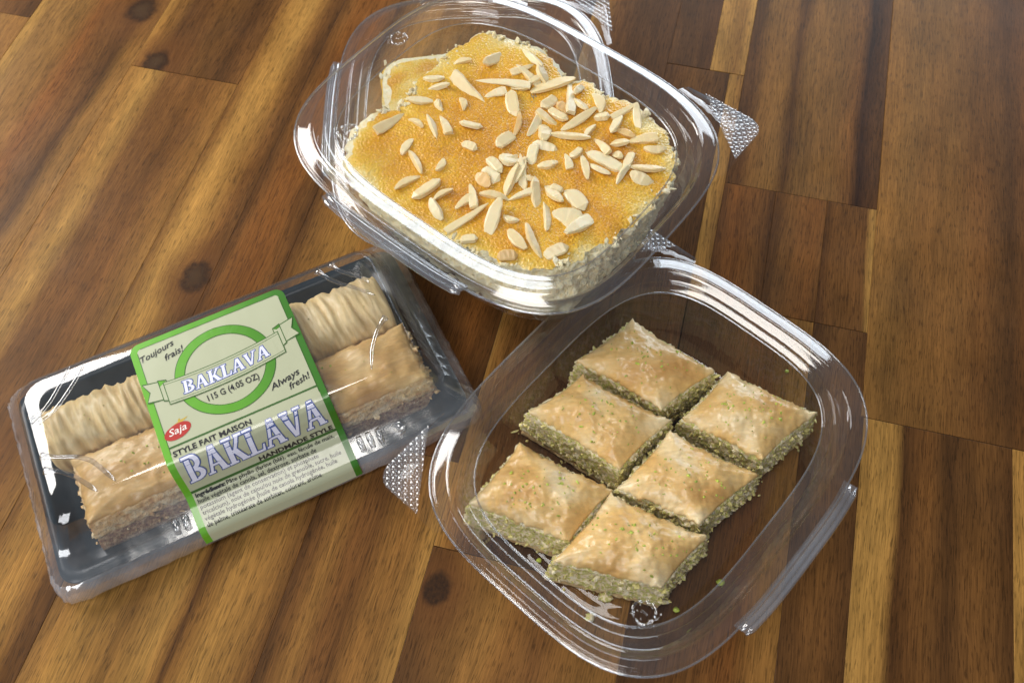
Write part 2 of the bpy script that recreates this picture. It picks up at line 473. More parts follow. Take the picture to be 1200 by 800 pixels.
def tube(pts, rad, seg=8, flat=1.0):
    """tube through pts (mm), radius list or number; returns v, f in metres"""
    v, f = [], []
    n = len(pts)
    for i, p in enumerate(pts):
        p = Vector(p)
        a = Vector(pts[max(i - 1, 0)])
        b = Vector(pts[min(i + 1, n - 1)])
        t = (b - a).normalized()
        up = Vector((0, 0, 1)) if abs(t.z) < 0.95 else Vector((1, 0, 0))
        s = t.cross(up).normalized()
        w = s.cross(t)
        r = rad[i] if isinstance(rad, (list, tuple)) else rad
        for k in range(seg):
            an = 2 * math.pi * k / seg
            q = p + s * (math.cos(an) * r) + w * (math.sin(an) * r * flat)
            v.append(tuple(q * MM))
    for i in range(n - 1):
        for k in range(seg):
            k2 = (k + 1) % seg
            f.append((i * seg + k, i * seg + k2, (i + 1) * seg + k2, (i + 1) * seg + k))
    f.append(tuple(range(seg))[::-1])
    f.append(tuple(range((n - 1) * seg, n * seg)))
    return v, f

def merge(parts):
    V, F = [], []
    for v, f in parts:
        o = len(V)
        V += v
        F += [tuple(i + o for i in q) for q in f]
    return V, F

def base_mesh():
    pr = [(0.0, 40.2), (0.3, 41.2), (4.2, 41.3), (5.4, 40.8), (6.4, 39.5), (7.2, 37.2), (8.0, 36.4), (9.0, 35.2), (12.5, 20.0), (15.6, 7.0), (17.0, 3.4), (19.2, 1.2), (22.5, 0.5), (27.0, 0.6), (28.5, 1.4), (33.0, 1.6), (50, 1.6), (68, 1.6)]
    return pydata('container_base', *loft([ring(d, z) for d, z in pr]))
def lid_mesh():
    pr = [(-0.2, 41.0), (0.0, 42.0), (0.9, 42.1), (1.3, 42.3), (1.6, 43.1), (2.1, 43.4), (4.5, 44.3), (6.3, 44.95), (6.8, 45.3), (7.5, 45.3), (8.1, 44.9), (9.8, 44.3), (11.6, 43.65), (12.0, 43.3), (12.2, 42.7), (12.7, 42.5), (14.7, 41.75), (15.2, 41.4), (15.5, 40.3), (16.3, 40.0), (26, 40.2), (45, 40.5), (66, 40.6)]
    def cr(p0, p1, p2, p3, t):
        return tuple(.5 * (2 * b + (c - a) * t + (2 * a - 5 * b + 4 * c - d) * t * t + (3 * b - a - 3 * c + d) * t ** 3) for a, b, c, d in zip(p0, p1, p2, p3))
    k = 19
    sm = []
    for i in range(k - 1):
        for t in (0, .34, .67):
            sm.append(cr(pr[max(i - 1, 0)], pr[i], pr[i + 1], pr[min(i + 2, len(pr) - 1)], t))
    sm.append(pr[k - 1])
    return pydata('rim_ring', *loft([ring(d, z) for d, z in sm], cap=False)), pydata('container_lid', *loft([ring(d, z) for d, z in pr[k - 1:]]))
def bead_mesh():
    parts = []
    for d, z, r in ((0.1, 41.6, 0.48), (15.7, 40.5, 0.36)):
        p = ring(d, z)
        v, f = tube(p + [p[0]], r, 7)
        parts.append((v, f[:-2]))
    return pydata('rim_bead', *merge(parts))
def hinge_mesh():
    pts = []
    for i in range(25):
        x = -38 + 76 * i / 24
        y = -(CB + 2.0) * (1 - abs(x / CA) ** CN * 0.5) 
        pts.append((x, y, 42.6))
    rads = [0.7] + [2.1] * 1 + [1.9] * 21 + [2.1, 0.7]
    v1 = merge([tube(pts, [r * .62 for r in rads], 10, 0.9), tube([(x * 1.0, y - 2.3, z - .3) for x, y, z in pts], [r * .62 for r in rads], 10, 0.9)])
    # flat strips that join the roll to both flanges
    strip_v, strip_f = [], []
    for i, (x, y, z) in enumerate(pts):
        strip_v += [(x * MM, (y + 3.2) * MM, 0.0419), (x * MM, (y - 2.6) * MM, 0.0436)]
        if i:
            a = 2 * (i - 1)
            strip_f.append((a, a + 1, a + 3, a + 2))
    return pydata('hinge', *merge([v1, (strip_v, strip_f)]))
def corner_outline(sx):
    """outer outline of a corner tab, from the long side round to the short side (local mm)"""
    pts = [(46, 73.6)]
    cx, cyy, r = CA - 8.5, 75.0 - 8.5, 8.5
    for k in range(9):
        a = math.pi / 2 - k * math.pi / 16
        pts.append((cx + r * math.cos(a), cyy + r * math.sin(a)))
    pts.append((CA + 0.1, 40))
    return [(sx * x, y) for x, y in pts]
def skirt_mesh(sx, z):
    outer = corner_outline(1)
    # resample outer
    dense = []
    for (x0, y0), (x1, y1) in zip(outer[:-1], outer[1:]):
        for k in range(4):
            dense.append((x0 + (x1 - x0) * k / 4, y0 + (y1 - y0) * k / 4))
    dense.append(outer[-1])
    v, f = [], []
    for i, (x, y) in enumerate(dense):
        t = math.atan2(y, x)
        c, s = math.cos(t), math.sin(t)
        r = (abs(c / CA) ** CN + abs(s / CB) ** CN) ** (-1 / CN) - 1.5
        v += [(sx * r * c * MM, r * s * MM, z * MM), (sx * x * MM, y * MM, z * MM), (sx * x * MM, y * MM, (z - 0.7) * MM)]
        if i:
            a = 3 * (i - 1)
            f += [(a, a + 1, a + 4, a + 3), (a + 1, a + 2, a + 5, a + 4)]
    return pydata('corner_skirt', v, f)
def tab_mesh(sx, z):
    """knurled finger tab filling the corner beyond the chord"""
    v, f, idx = [], [], {}
    st = 0.36
    ax, ay, bx, by = 54.0, 74.6, CA - 0.3, 50.5
    nx, ny = int((CA - 50) / st), int((76 - 48) / st)
    def inside(x, y):
        if (bx - ax) * (y - ay) - (by - ay) * (x - ax) < 0: return False
        if x > CA - 0.2 or y > 74.8: return False
        dx, dy = x - (CA - 8.5), y - 66.5
        return not (dx > 0 and dy > 0 and dx * dx + dy * dy > 8.4 ** 2)
    for i in range(nx + 1):
        for j in range(ny + 1):
            x, y = 50 + i * st, 48 + j * st
            if inside(x, y):
                u, w = (x + y) * 0.707, (x - y) * 0.707
                h = abs(math.sin(u * 1.3)) * abs(math.sin(w * 1.3))
                h = h ** 0.8
                idx[i, j] = len(v)
                v.append((sx * x * MM, y * MM, (z + 0.25 + h * 0.62) * MM))
    for (i, j), a in idx.items():
        q = [idx.get((i + 1, j)), idx.get((i + 1, j + 1)), idx.get((i, j + 1))]
        if None not in q:
            f.append((a, *q))
    return pydata('finger_tab', v, f)
def mark_mesh():
    """small embossed recycling triangle of three bent arrows in the lid panel"""
    parts = []
    for k in range(3):
        a0 = R(90 + 120 * k)
        p = [(-56 + 4.6 * math.cos(a0 + R(t)) * (1 if abs(t) < 40 else 0.9), -40 + 4.6 * math.sin(a0 + R(t)) * (1 if abs(t) < 40 else 0.9), 40.9) for t in (-46, -20, 0, 20, 40)]
        parts.append(tube(p, [0.5, 0.6, 0.6, 0.6, 0.6], 6))
        e = Vector(p[-1])
        parts.append(tube([tuple(e), tuple(e + (e - Vector(p[-2])).normalized() * 1.9)], [1.2, 0.15], 6))
    parts.append(tube([(-56.6, -39.2, 40.9), (-56, -38.6, 40.9), (-56, -41.6, 40.9)], 0.35, 6))
    rr = random.Random(3)
    for k in range(10):
        x, y = -56 + rr.uniform(-5, 5), -40 + rr.uniform(-6, 4)
        parts.append(tube([(x, y, 40.6), (x + rr.uniform(-.8, .8), y + rr.uniform(-.8, .8), 41.0)], [0.45, 0.3], 6))
    return pydata('recycling_mark', *merge(parts))

BASE, (RINGM, LID), BEAD, HINGE, MARK = base_mesh(), lid_mesh(), bead_mesh(), hinge_mesh(), mark_mesh()
TABS = {s: (skirt_mesh(s, z), tab_mesh(s, z)) for s, z in ((-1, 41.2), (1, 42.15))}

def container(label, x, y, z, rz, group='hinged clear containers'):
    t = thing('clear_container', label, 'container', (x * MM, y * MM, z * MM), rz, group)
    b = obj('base', BASE, MAT_CLEAR, t)
    l = obj('lid', LID, MAT_PANEL, t)
    obj('rim_ring', RINGM, MAT_LID, l)
    obj('rim_bead', BEAD, MAT_HINGE, l)
    obj('hinge', HINGE, MAT_HINGE, t)
    obj('recycling_mark', MARK, MAT_RIM, l)
    for s in (-1, 1):
        k = obj('corner_flange', TABS[s][0], MAT_CLEAR, t)
        obj('finger_tab', TABS[s][1], MAT_TAB, k)
    return t
GRIGHT = container('clear hinged container lying flat on the table, holding six diamond baklava', 55.4, 151.6, 0.3, R(46.36))
GUNDER = container('clear hinged container at the bottom of the stack, mostly hidden under another', -14.6, 335.5, 0.3, R(-90.0))
GUPPER = container('clear hinged container stacked on top of another, holding almond topped cake', 0.0, 278.2, 45.9, R(-41.3))

# ------------------------------------------------------------------ food helpers
def set_attr(me, name, vals):
    a = me.attributes.new(name, 'FLOAT', 'POINT')
    a.data.foreach_set('value', vals)

def crumbs(name, spots, mat, parent, rmin, rmax, rnd):
    """many small jittered lumps joined into one part"""
    ico = bmesh.new()
    bmesh.ops.create_icosphere(ico, subdivisions=1, radius=1)
    bv = [v.co.copy() for v in ico.verts]
    bf = [tuple(v.index for v in f.verts) for f in ico.faces]
    ico.free()
    V, F = [], []
    for p in spots:
        r = rnd.uniform(rmin, rmax) * MM
        s = Vector((rnd.uniform(.5, 1.7), rnd.uniform(.5, 1.2), rnd.uniform(.35, .9)))
        rot = Matrix.Rotation(rnd.uniform(0, 6.28), 3, Vector((rnd.gauss(0, 1), rnd.gauss(0, 1), rnd.gauss(0, 1) + .01)).normalized())
        o = len(V)
        for c in bv:
            q = rot @ Vector((c.x * s.x, c.y * s.y, c.z * s.z)) * r * rnd.uniform(.55, 1.3)
            V.append(tuple(Vector(p) + q))
        F += [tuple(i + o for i in f) for f in bf]
    ob = obj(name, pydata(name, V, F), mat, parent, smooth=False)
    ob['kind'] = 'stuff'
    return ob

def pastry(root, corners, zb, zt, rnd, mats, dome=3.0, concave=0.07, side_green=40, top_green=26, flare=(1.13, 1.0), shift=(0, 0), split=None):
    """layered pastry piece over four corners (local mm, in order); parts hang under root"""
    c4 = [Vector((x, y)) for x, y in corners]
    cen = sum(c4, Vector((0, 0))) / 4
    sd = rnd.uniform(0, 100)
    def at(u, v, cv=concave, shr=1.0):
        a, b = (u + 1) / 2, (v + 1) / 2
        p = c4[0] * (1 - a) * (1 - b) + c4[1] * a * (1 - b) + c4[2] * a * b + c4[3] * (1 - a) * b
        r, t = max(abs(u), abs(v)), min(abs(u), abs(v))
        k = 1 - cv * r ** 2 * (1 - (t / max(r, 1e-6)) ** 2)
        return cen + (p - cen) * k * shr
    # --- top phyllo
    N = 46
    V, F, br = [], [], []
    for i in range(N + 1):
        for j in range(N + 1):
            u, v = -1 + 2 * i / N, -1 + 2 * j / N
            p = at(u, v)
            r = max(abs(u), abs(v))
            cr = abs(u * v)
            z = zt + dome * (1 - u * u) * (1 - v * v) - 3.0 * r ** 6 + 1.4 * cr ** 5
            z += 1.3 * fbm((p.x * .10 + sd, p.y * .10, 1.3), 3) + 0.5 * fbm((p.x * .45, p.y * .45, sd), 3)
            ter = fbm((p.x * .13 + sd, p.y * .13, 8.8), 3) * 3.0
            fr_ = ter - math.floor(ter)
            z += 0.12 * (math.floor(ter) + min(1, fr_ * 5)) * (1 if r > .25 else .5)
            fold = noise.noise(Vector((p.x * .16 + sd, p.y * .05, 0.4)))
            z += 0.9 * max(0, fold) * (0.3 + r * r)
            e = 1.1 * r ** 6 * noise.noise(Vector((p.x * .5, p.y * .5, sd)))
            V.append(((p.x + e) * MM, (p.y + e) * MM, z * MM))
            br.append(0.85 * fbm((p.x * .05 + sd, p.y * .07, 4), 2) + 0.35 - 0.55 * cr ** 3 + 0.15 * (1 - r))
    W = N + 1
    for i in range(N):
        for j in range(N):
            F.append((i * W + j, (i + 1) * W + j, (i + 1) * W + j + 1, i * W + j + 1))
    # skirt of leaf edges, hanging unevenly
    per = [i * W for i in range(N)] + [N * W + j for j in range(N)] + [i * W + N for i in range(N, 0, -1)] + [j for j in range(N, 0, -1)]
    prev = per
    for step, (dz, ins) in enumerate(((1.1, 0.7), (1.9, 0.1), (3.0, 1.0), (4.0, 0.5), (5.4, 1.2))):
        cur = []
        for k in per:
            x, y, z = V[k]
            d = Vector((x / MM, y / MM)) - cen
            nz = noise.noise(Vector((x * 320 + sd, y * 320, step * 3.1)))
            L = d.length
            q = cen + d * (1 - (ins + .5 * nz) / L)
            cur.append(len(V))
            V.append((q.x * MM, q.y * MM, z - (dz + 0.6 * nz) * MM))
            br.append(0.30 if step % 2 == 0 else 0.0)
        n = len(per)
        for k in range(n):
            F.append((prev[k], cur[k], cur[(k + 1) % n], prev[(k + 1) % n]))
        prev = cur
    me = pydata('top_phyllo', V, F)
    set_attr(me, 'brown', br)
    obj('top_phyllo', me, mats[0], root)
    # --- filling and base, as displaced skins
    def slab(name, z0, z1, rows, amp, shr, mat):
        V, F = [], []
        M = 36
        for a in range(rows + 1):
            z = z0 + (z1 - z0) * a / rows
            for s in range(4):
                for k in range(M):
                    t = -1 + 2 * k / M
                    u, v = [(t, -1), (1, t), (-t, 1), (-1, -t)][s]
                    hz = (z - zb) / (zt - zb)
                    p = at(u, v, concave * .55, shr * (flare[0] + (flare[1] - flare[0]) * hz)) + Vector(shift) * (1 - hz)
                    d = (p - cen).normalized()
                    nn = fbm((p.x * .55 + sd, p.y * .55, z * .6), 4) + 0.5 * noise.noise(Vector((p.x * 1.6, p.y * 1.6, z * 1.6)))
                    p = p + d * amp * nn
                    V.append((p.x * MM, p.y * MM, (z + 0.3 * nn) * MM))
        n = 4 * M
        for a in range(rows):
            for k in range(n):
                F.append((a * n + k, a * n + (k + 1) % n, (a + 1) * n + (k + 1) % n, (a + 1) * n + k))
        F.append(tuple(range(rows * n, rows * n + n)))
        F.append(tuple(range(n))[::-1])
        obj(name, pydata(name, V, F), mat, root)
    hs = zb + 4.0 if split is None else zb + (zt - zb) * split
    slab('nut_filling', hs, zt - 3.2, 14, 1.5, 0.985, mats[1])
    slab('bottom_phyllo', zb, hs + .6, 5 if split is None else 10, 0.6, 0.97, mats[2])
    # --- green crumbs
    sp = []
    for k in range(side_green):
        s, t = rnd.randrange(4), rnd.uniform(-1, 1)
        u, v = [(t, -1), (1, t), (-t, 1), (-1, -t)][s]
        hz = rnd.uniform(.12, .84)
        p = at(u, v, concave * .55, (flare[0] + (flare[1] - flare[0]) * hz)) + Vector(shift) * (1 - hz)
        sp.append((p.x * MM, p.y * MM, (zb + (zt - zb) * hz) * MM))
    if side_green:
        crumbs('filling_crumbs', sp[::2], mats[3], root, 0.4, 1.5, rnd)
        crumbs('nut_chunks', sp[1::2], mats[1], root, 0.7, 1.8, rnd)
    sp = []
    for k in range(top_green):
        u, v = rnd.gauss(0, .42), rnd.gauss(0, .42)
        if rnd.random() < .3:
            u, v = rnd.uniform(-.9, .9), rnd.uniform(-.9, .9)
        if abs(u) < .93 and abs(v) < .93:
            i, j = round((u + 1) / 2 * N), round((v + 1) / 2 * N)
            q = V_top(me, i * W + j)
            sp.append((q[0], q[1], q[2] + 0.0001))
    if sp:
        crumbs('pistachio_crumbs', sp, MAT_PIST, root, 0.18, 0.80, rnd)

def V_top(me, i):
    return me.vertices[i].co[:]

# ------------------------------------------------------------------ six diamond baklava
BAK = [
 ([(55.8, 218.5), (88.4, 191.5), (63.8, 174.5), (30.2, 199.2)], 'diamond baklava at the end of its row beside the stacked containers'),
 ([(30.8, 190.6), (66.1, 168.3), (42.8, 147.6), (7.0, 174.9)], 'middle diamond baklava of the row farther from the hinge'),
 ([(2.0, 159.0), (38.4, 137.5), (19.4, 117.2), (-19.5, 133.9)], 'diamond baklava in the container corner by the finger tab and black tray'),
 ([(95.8, 189.9), (129.5, 168.9), (103.4, 149.0), (73.5, 168.8)], 'diamond baklava at the hinge row end away from the embossed mark'),
 ([(66.8, 162.3), (99.7, 141.5), (73.6, 122.2), (42.7, 138.1)], 'middle diamond baklava of the row nearest the hinge'),
 ([(38.9, 135.3), (74.8, 115.7), (55.1, 96.7), (14.4, 108.6)], 'diamond baklava at the hinge row end beside the embossed mark'),
]
for i, (cs, lab) in enumerate(BAK):
    rnd = random.Random(40 + i)
    cx = sum(c[0] for c in cs) / 4
    cyy = sum(c[1] for c in cs) / 4
    t = thing('baklava_piece', lab, 'baklava', (cx * MM, cyy * MM, 0.0022), 0, 'diamond baklava in the flat container')
    pastry(t, [((x - cx) * 1.055, (y - cyy) * 1.055) for x, y in cs], 0.2, 26.8, rnd, (MAT_PHYLLO, MAT_NUT, MAT_BASEP, MAT_PISTD), 5.6, 0.05, 210, 60)

rnd = random.Random(71)
sp = []
def in_piece(x, y, k):
    for cs, _ in BAK:
        cx, cyy = sum(c[0] for c in cs) / 4, sum(c[1] for c in cs) / 4
        q = [((a - cx) * k + cx, (b - cyy) * k + cyy) for a, b in cs]
        sg = [(q[(i + 1) % 4][0] - q[i][0]) * (y - q[i][1]) - (q[(i + 1) % 4][1] - q[i][1]) * (x - q[i][0]) for i in range(4)]
        if all(v < 0 for v in sg) or all(v > 0 for v in sg):
            return True
    return False
while len(sp) < 420:
    x, y = rnd.uniform(-16, 128), rnd.uniform(92, 216)
    if in_piece(x, y, 1.30) and not in_piece(x, y, 1.03):
        core = in_piece(x, y, 1.14)
        if core or rnd.random() < .10:
            sp.append((x * MM, y * MM, (2.4 + (rnd.random() ** 1.5 * 9 if core and rnd.random() < .5 else 0)) * MM))
o = crumbs('nut_dust', sp, MAT_PISTD, None, 0.35, 1.35, rnd)
tag(o, 'green and tan nut crumbs scattered between the diamond baklava', 'nut crumbs')

LOOSE = [(84.1, 103.7, 'tiny green pistachio crumb alone on the container floor near the hinge', 1.5),
         (64.1, 93.1, 'pale green crumb on the container floor beside the nearest baklava tip', 1.2),
         (129.6, 202.4, 'bright green crumb alone on the floor between a baklava corner and the rim', 0.9),
         (8.1, 116.2, 'small nut crumb on the container floor below the corner baklava', 1.0),
         (35.0, 99.5, 'cluster of pale green crumbs fallen off the near baklava side', 2.6),
         (28.1, 91.3, 'pale nut flake stuck inside the container wall', 1.9)]
for x, y, lab, r in LOOSE:
    bm = bmesh.new()
    bmesh.ops.create_icosphere(bm, subdivisions=2, radius=r * MM)
    for v in bm.verts:
        k = 1 + 0.55 * noise.noise(v.co * 1600 / r + Vector((x, y, 0)))
        v.co = Vector((v.co.x * k * 1.15, v.co.y * k, v.co.z * k * 0.6))
    me = bpy.data.meshes.new('pistachio_crumb')
    bm.to_mesh(me)
    bm.free()
    o = obj('pistachio_crumb', me, MAT_PIST if r < 1.6 else MAT_NUT)
    o.location = (x * MM, y * MM, 0.0020 + r * 0.45 * MM)
    tag(o, lab, 'crumb', 'crumbs loose in the flat container')

# ------------------------------------------------------------------ almond semolina cake in the upper container
CK = Vector((5.0, 275.8))
ZC0, ZC1 = 47.8, 77.4
RT = [69.5, 67.6, 66.0, 63.3, 53.6, 56.4, 53.8, 61.0, 69.1, 76.4, 80.4, 75.4, 68.7, 65.6, 62.8, 62.8, 74.5, 76.0, 76.9, 68.0, 60.9, 56.8, 54.0, 52.8, 53.1, 53.8, 55.7, 58.4, 61.4, 61.6, 62.0, 61.2, 61.9, 64.2, 67.5, 70.6]
RB_ = [74.6, 79.9, 77.9, 76.8, 70, 68, 66, 72, 78, 84, 90, 92, 92, 90, 88, 86, 86, 84.2, 76, 66.9, 60.9, 57.5, 56.0, 54.8, 55.0, 56.9, 60.5, 64.9, 69.5, 64.9, 61.2, 59.1, 58.8, 60.4, 64.1, 69.9]
def wall_limit(th, inset):
    """distance from cake centre to the container wall (inset mm) in direction th"""
    d = Vector((math.cos(th), math.sin(th)))
    rot = Matrix.Rotation(R(41.3), 2)
    o = rot @ (CK - Vector((0.0, 278.2)))
    dl = rot @ d
    r = 30.0
    while r < 130:
        p = o + dl * r
        if abs(p.x / (CA - inset)) ** CN + abs(p.y / (CB - inset)) ** CN > 1:
            break
        r += 0.25
    return r
def polar(tab, th):
    x = (th / (2 * math.pi) * 36) % 36
    i = int(x)
    return tab[i] + (tab[(i + 1) % 36] - tab[i]) * (x - i)
cake = thing('semolina_cake', 'golden semolina cake slab strewn with almond slivers, in the upper container', 'cake', (CK.x * MM, CK.y * MM, ZC0 * MM))
NT = 300
HT = ZC1 - ZC0
def top_r(th):
    w = 2.6 * noise.noise(Vector((math.cos(th) * 5, math.sin(th) * 5, 2))) + 2.2 * noise.noise(Vector((math.cos(th) * 16, math.sin(th) * 16, 5))) + 1.5 * noise.noise(Vector((math.cos(th) * 38, math.sin(th) * 38, 5)))
    return min(polar(RT, th) + w, wall_limit(th, 11.5))
def top_z(x, y):
    return HT + 1.3 * fbm((x * .035, y * .035, 7), 2) + 0.35 * fbm((x * .35, y * .35, 3), 3)
V, F, br = [], [], []
NR = 40
for i in range(NR + 1):
    rr = i / NR
    for k in range(NT):
        th = 2 * math.pi * k / NT
        r = top_r(th) * rr
        x, y = r * math.cos(th), r * math.sin(th)
        z = top_z(x, y) - 1.4 * rr ** 14
        V.append((x * MM, y * MM, z * MM))
        br.append(max(0, (rr - .62) / .38) ** 1.6 * (0.7 + 0.8 * noise.noise(Vector((x * .06, y * .06, 9)))))
for i in range(NR):
    for k in range(NT):
        k2 = (k + 1) % NT
        F.append((i * NT + k, (i + 1) * NT + k, (i + 1) * NT + k2, i * NT + k2))
me = pydata('glazed_top', V, F)
set_attr(me, 'brown', br)
obj('glazed_top', me, MAT_GLAZE, cake)
V, F = [], []
NS = 22
for a in range(NS + 1):
    h = a / NS
    for k in range(NT):
        th = 2 * math.pi * k / NT
        rt = top_r(th) + 0.4
        rb = min(polar(RB_, th), wall_limit(th, 20.5 - 1.5 * h))
        lim = wall_limit(th, 18.8 - 8.0 * h)
        r = rb + (rt - rb) * h ** 1.3
        x, y = r * math.cos(th), r * math.sin(th)
        dsp = 1.7 * fbm((x * .25, y * .25, h * 7), 3) + 0.9 * noise.noise(Vector((x * .9, y * .9, h * 24)))
        if h > .97:
            dsp *= .2
        r = min(r + dsp * 1.3, lim)
        V.append((r * math.cos(th) * MM, r * math.sin(th) * MM, (0.3 + (HT - 1.6) * h + dsp * .5 * (1 - h)) * MM))
for a in range(NS):
    for k in range(NT):
        k2 = (k + 1) % NT
        F.append((a * NT + k, a * NT + k2, (a + 1) * NT + k2, (a + 1) * NT + k))
F.append(tuple(range(NT))[::-1])
F.append(tuple(range(NS * NT, NS * NT + NT)))
obj('crumb_body', pydata('crumb_body', V, F), MAT_CRUMBCAKE, cake)
rnd = random.Random(5)
sp = []
for k in range(420):
    th = rnd.uniform(0, 2 * math.pi)
    if rnd.random() < .5:
        th = R(rnd.uniform(60, 165))
    h = rnd.random() ** 1.2
    r = min(polar(RB_, th), wall_limit(th, 20.5)) * (1 - h) + top_r(th) * h
    r = min(r + rnd.uniform(-.5, 1.2), wall_limit(th, 18.8 - 8.0 * h))
    sp.append((r * math.cos(th) * MM, r * math.sin(th) * MM, (0.6 + (HT - 1.2) * h) * MM))
for k in range(520):
    th = rnd.uniform(0, 2 * math.pi)
    if noise.noise(Vector((math.cos(th) * 7, math.sin(th) * 7, 33))) < 0.12:
        continue
    r = top_r(th) - abs(rnd.gauss(0, 2.2)) + .8
    x, y = r * math.cos(th), r * math.sin(th)
    sp.append((x * MM, y * MM, (top_z(x, y) - .7) * MM))
crumbs('cake_crumbs', sp, MAT_CRUMBCAKE, cake, 0.4, 1.7, rnd)

ALM = [(-31.8,325.0,9.0,-3,4.5),(-30.0,318.8,10.6,4,3.6),(-14.1,315.6,24.1,-50,6.3),(0.4,320.2,23.5,-13,4.0),(9.6,328.3,10.2,17,4.0),(4.8,306.9,14.1,-84,5.4),(-3.4,313.2,9.8,11,4.5),(-37.9,310.8,10.6,-3,4.0),(-29.0,306.8,5.7,-66,3.6),(-19.0,307.5,6.9,-76,4.5),(-39.8,296.4,7.8,-39,3.6),(-32.4,293.1,12.3,-71,4.0),(-26.8,295.1,11.2,-71,4.5),(-14.7,294.5,9.8,-16,3.6),(-51.6,298.1,14.9,42,5.4),(-43.5,283.5,9.0,62,3.6),(-40.0,274.5,13.8,-66,3.6),(-15.7,282.1,7.4,-33,3.6),(-28.9,272.8,7.2,65,4.5),(5.6,293.5,12.3,76,4.0),(0.7,284.6,10.6,45,5.4),(-5.3,270.6,8.9,-54,3.6),(2.4,273.5,6.9,23,5.4),(-18.3,334.2,8.2,3,4.0),(-3.7,335.9,12.3,42,4.5),(8.1,318.4,9.5,-10,4.0),(19.2,324.9,10.2,-70,4.8),(23.6,318.2,19.8,21,7.2),(31.0,310.4,22.2,-92,4.8),(28.2,302.6,8.4,-41,4.8),(24.8,299.2,11.2,-46,3.6),(34.0,295.6,17.8,34,4.0),(21.0,307.1,9.0,45,4.8),(35.4,305.4,9.2,-57,5.6),(42.8,305.0,11.1,-79,6.4),(13.4,295.1,14.7,68,5.6),(17.8,288.8,10.0,-89,5.6),(29.4,286.2,16.8,-13,3.6),(38.8,287.8,8.3,54,3.6),(18.1,280.8,10.8,-22,4.0),(44.4,296.6,6.9,-9,4.8),(50.6,292.2,12.8,66,3.6),(60.8,294.8,13.1,-88,3.6),(63.6,298.7,8.9,62,4.0),(43.0,279.5,10.6,-61,4.0),(51.1,280.6,8.3,-10,4.0),(61.5,282.1,12.2,4,5.6),(66.6,276.9,9.1,-3,5.2),(43.8,270.8,18.2,-38,5.6),(54.6,270.2,11.4,69,3.6),(51.4,262.7,10.8,56,3.6),(49.7,273.3,4.6,-29,3.2),(31.5,276.2,6.9,44,3.2),(27.4,271.5,7.5,-78,4.0),(18.7,270.5,8.3,10,3.6),(58.9,260.4,9.8,-28,5.6),(6.2,267.8,13.9,72,4.8),(-42.6,262.8,11.9,35,4.8),(-34.6,259.1,14.0,40,4.8),(-27.2,255.4,9.1,35,3.8),(-30.2,247.4,10.6,-65,4.3),(-18.4,251.2,9.3,39,4.3),(-14.9,254.8,13.2,-83,4.3),(-17.2,243.0,19.8,34,4.3),(-5.6,240.9,17.6,72,5.7),(-5.4,253.2,11.5,-15,4.8),(-10.0,262.9,8.0,-49,5.7),(-6.4,265.5,8.7,-38,5.7),(-4.5,270.6,9.5,-58,3.8),(2.4,261.8,15.1,68,4.3),(7.0,266.1,15.8,-88,4.3),(6.5,253.8,10.8,22,3.3),(13.0,253.5,16.4,-87,3.8),(20.4,254.2,12.1,-59,4.3),(21.9,256.8,5.4,-28,3.8),(16.0,242.6,14.9,-89,4.8),(29.4,250.5,12.9,-60,6.7),(24.8,241.0,11.4,-27,10.5),(32.0,238.6,21.2,45,5.7),(1.7,241.6,6.2,-22,4.3),(3.8,230.4,11.5,-58,4.8),(11.0,229.6,16.0,-72,4.8),(19.5,223.0,10.4,21,4.8),(1.8,273.7,8.2,-16,6.7),(-16.5,231.9,6.8,3,3.8),(-0.6,222.4,7.6,3,4.3)]
rx_ = random.Random(77)
while len(ALM) < 98:
    x, y = rx_.uniform(8, 66), rx_.uniform(262, 336)
    if all(math.hypot(x - a[0], y - a[1]) > 4.2 for a in ALM) and math.hypot(x - CK.x, y - CK.y) < top_r(math.atan2(y - CK.y, x - CK.x)) - 4:
        ALM.append((x, y, rx_.uniform(6, 15), rx_.uniform(0, 180), rx_.uniform(3, 5)))
TOAST = {19, 86, 29, 66, 85}
def sliver(kind):
    """unit almond sliver: length 1 in x, width 1 in y, height 1 in z"""
    rr = random.Random(kind)
    v, f = [], []
    n, s = 8, 8
    for i in range(n):
        t = i / (n - 1)
        x = t - .5
        if kind % 4 == 0:      # tapering to a point
            w = (1 - t) ** .45 * min(1, (t + .12) * 5) ** .5
        elif kind % 4 == 1:    # both ends blunt
            w = (1 - abs(2 * t - 1) ** 5) * .9 + .12
        elif kind % 4 == 2:    # spindle
            w = math.sin(math.pi * (0.06 + .88 * t)) ** .7
        else:                  # broad half almond, one straight edge
            w = math.sin(math.pi * (0.03 + .94 * t)) ** .55
        w = max(w, .08)
        bend = 0.18 * math.sin(math.pi * t) * (1 if kind % 2 else -1)
        for k in range(s):
            a = 2 * math.pi * (k + .5) / s
            cc, ss = math.cos(a), math.sin(a)
            yy = .5 * w * math.copysign(abs(cc) ** .35, cc)
            if kind % 4 == 3 and yy < 0:
                yy *= .35
            zz = .5 * min(1, w * 1.2) * math.copysign(abs(ss) ** .35, ss)
            v.append((x + rr.uniform(-.015, .015), yy + bend * .5 + rr.uniform(-.03, .03), zz + rr.uniform(-.04, .04)))
    for i in range(n - 1):
        for k in range(s):
            k2 = (k + 1) % s
            f.append((i * s + k, i * s + k2, (i + 1) * s + k2, (i + 1) * s + k))
    f.append(tuple(range(s))[::-1])
    f.append(tuple(range((n - 1) * s, n * s)))
    return pydata('almond_sliver', v, f)
SL = [sliver(k) for k in range(8)]
SLT = [m_.copy() for m_ in SL[:4]]
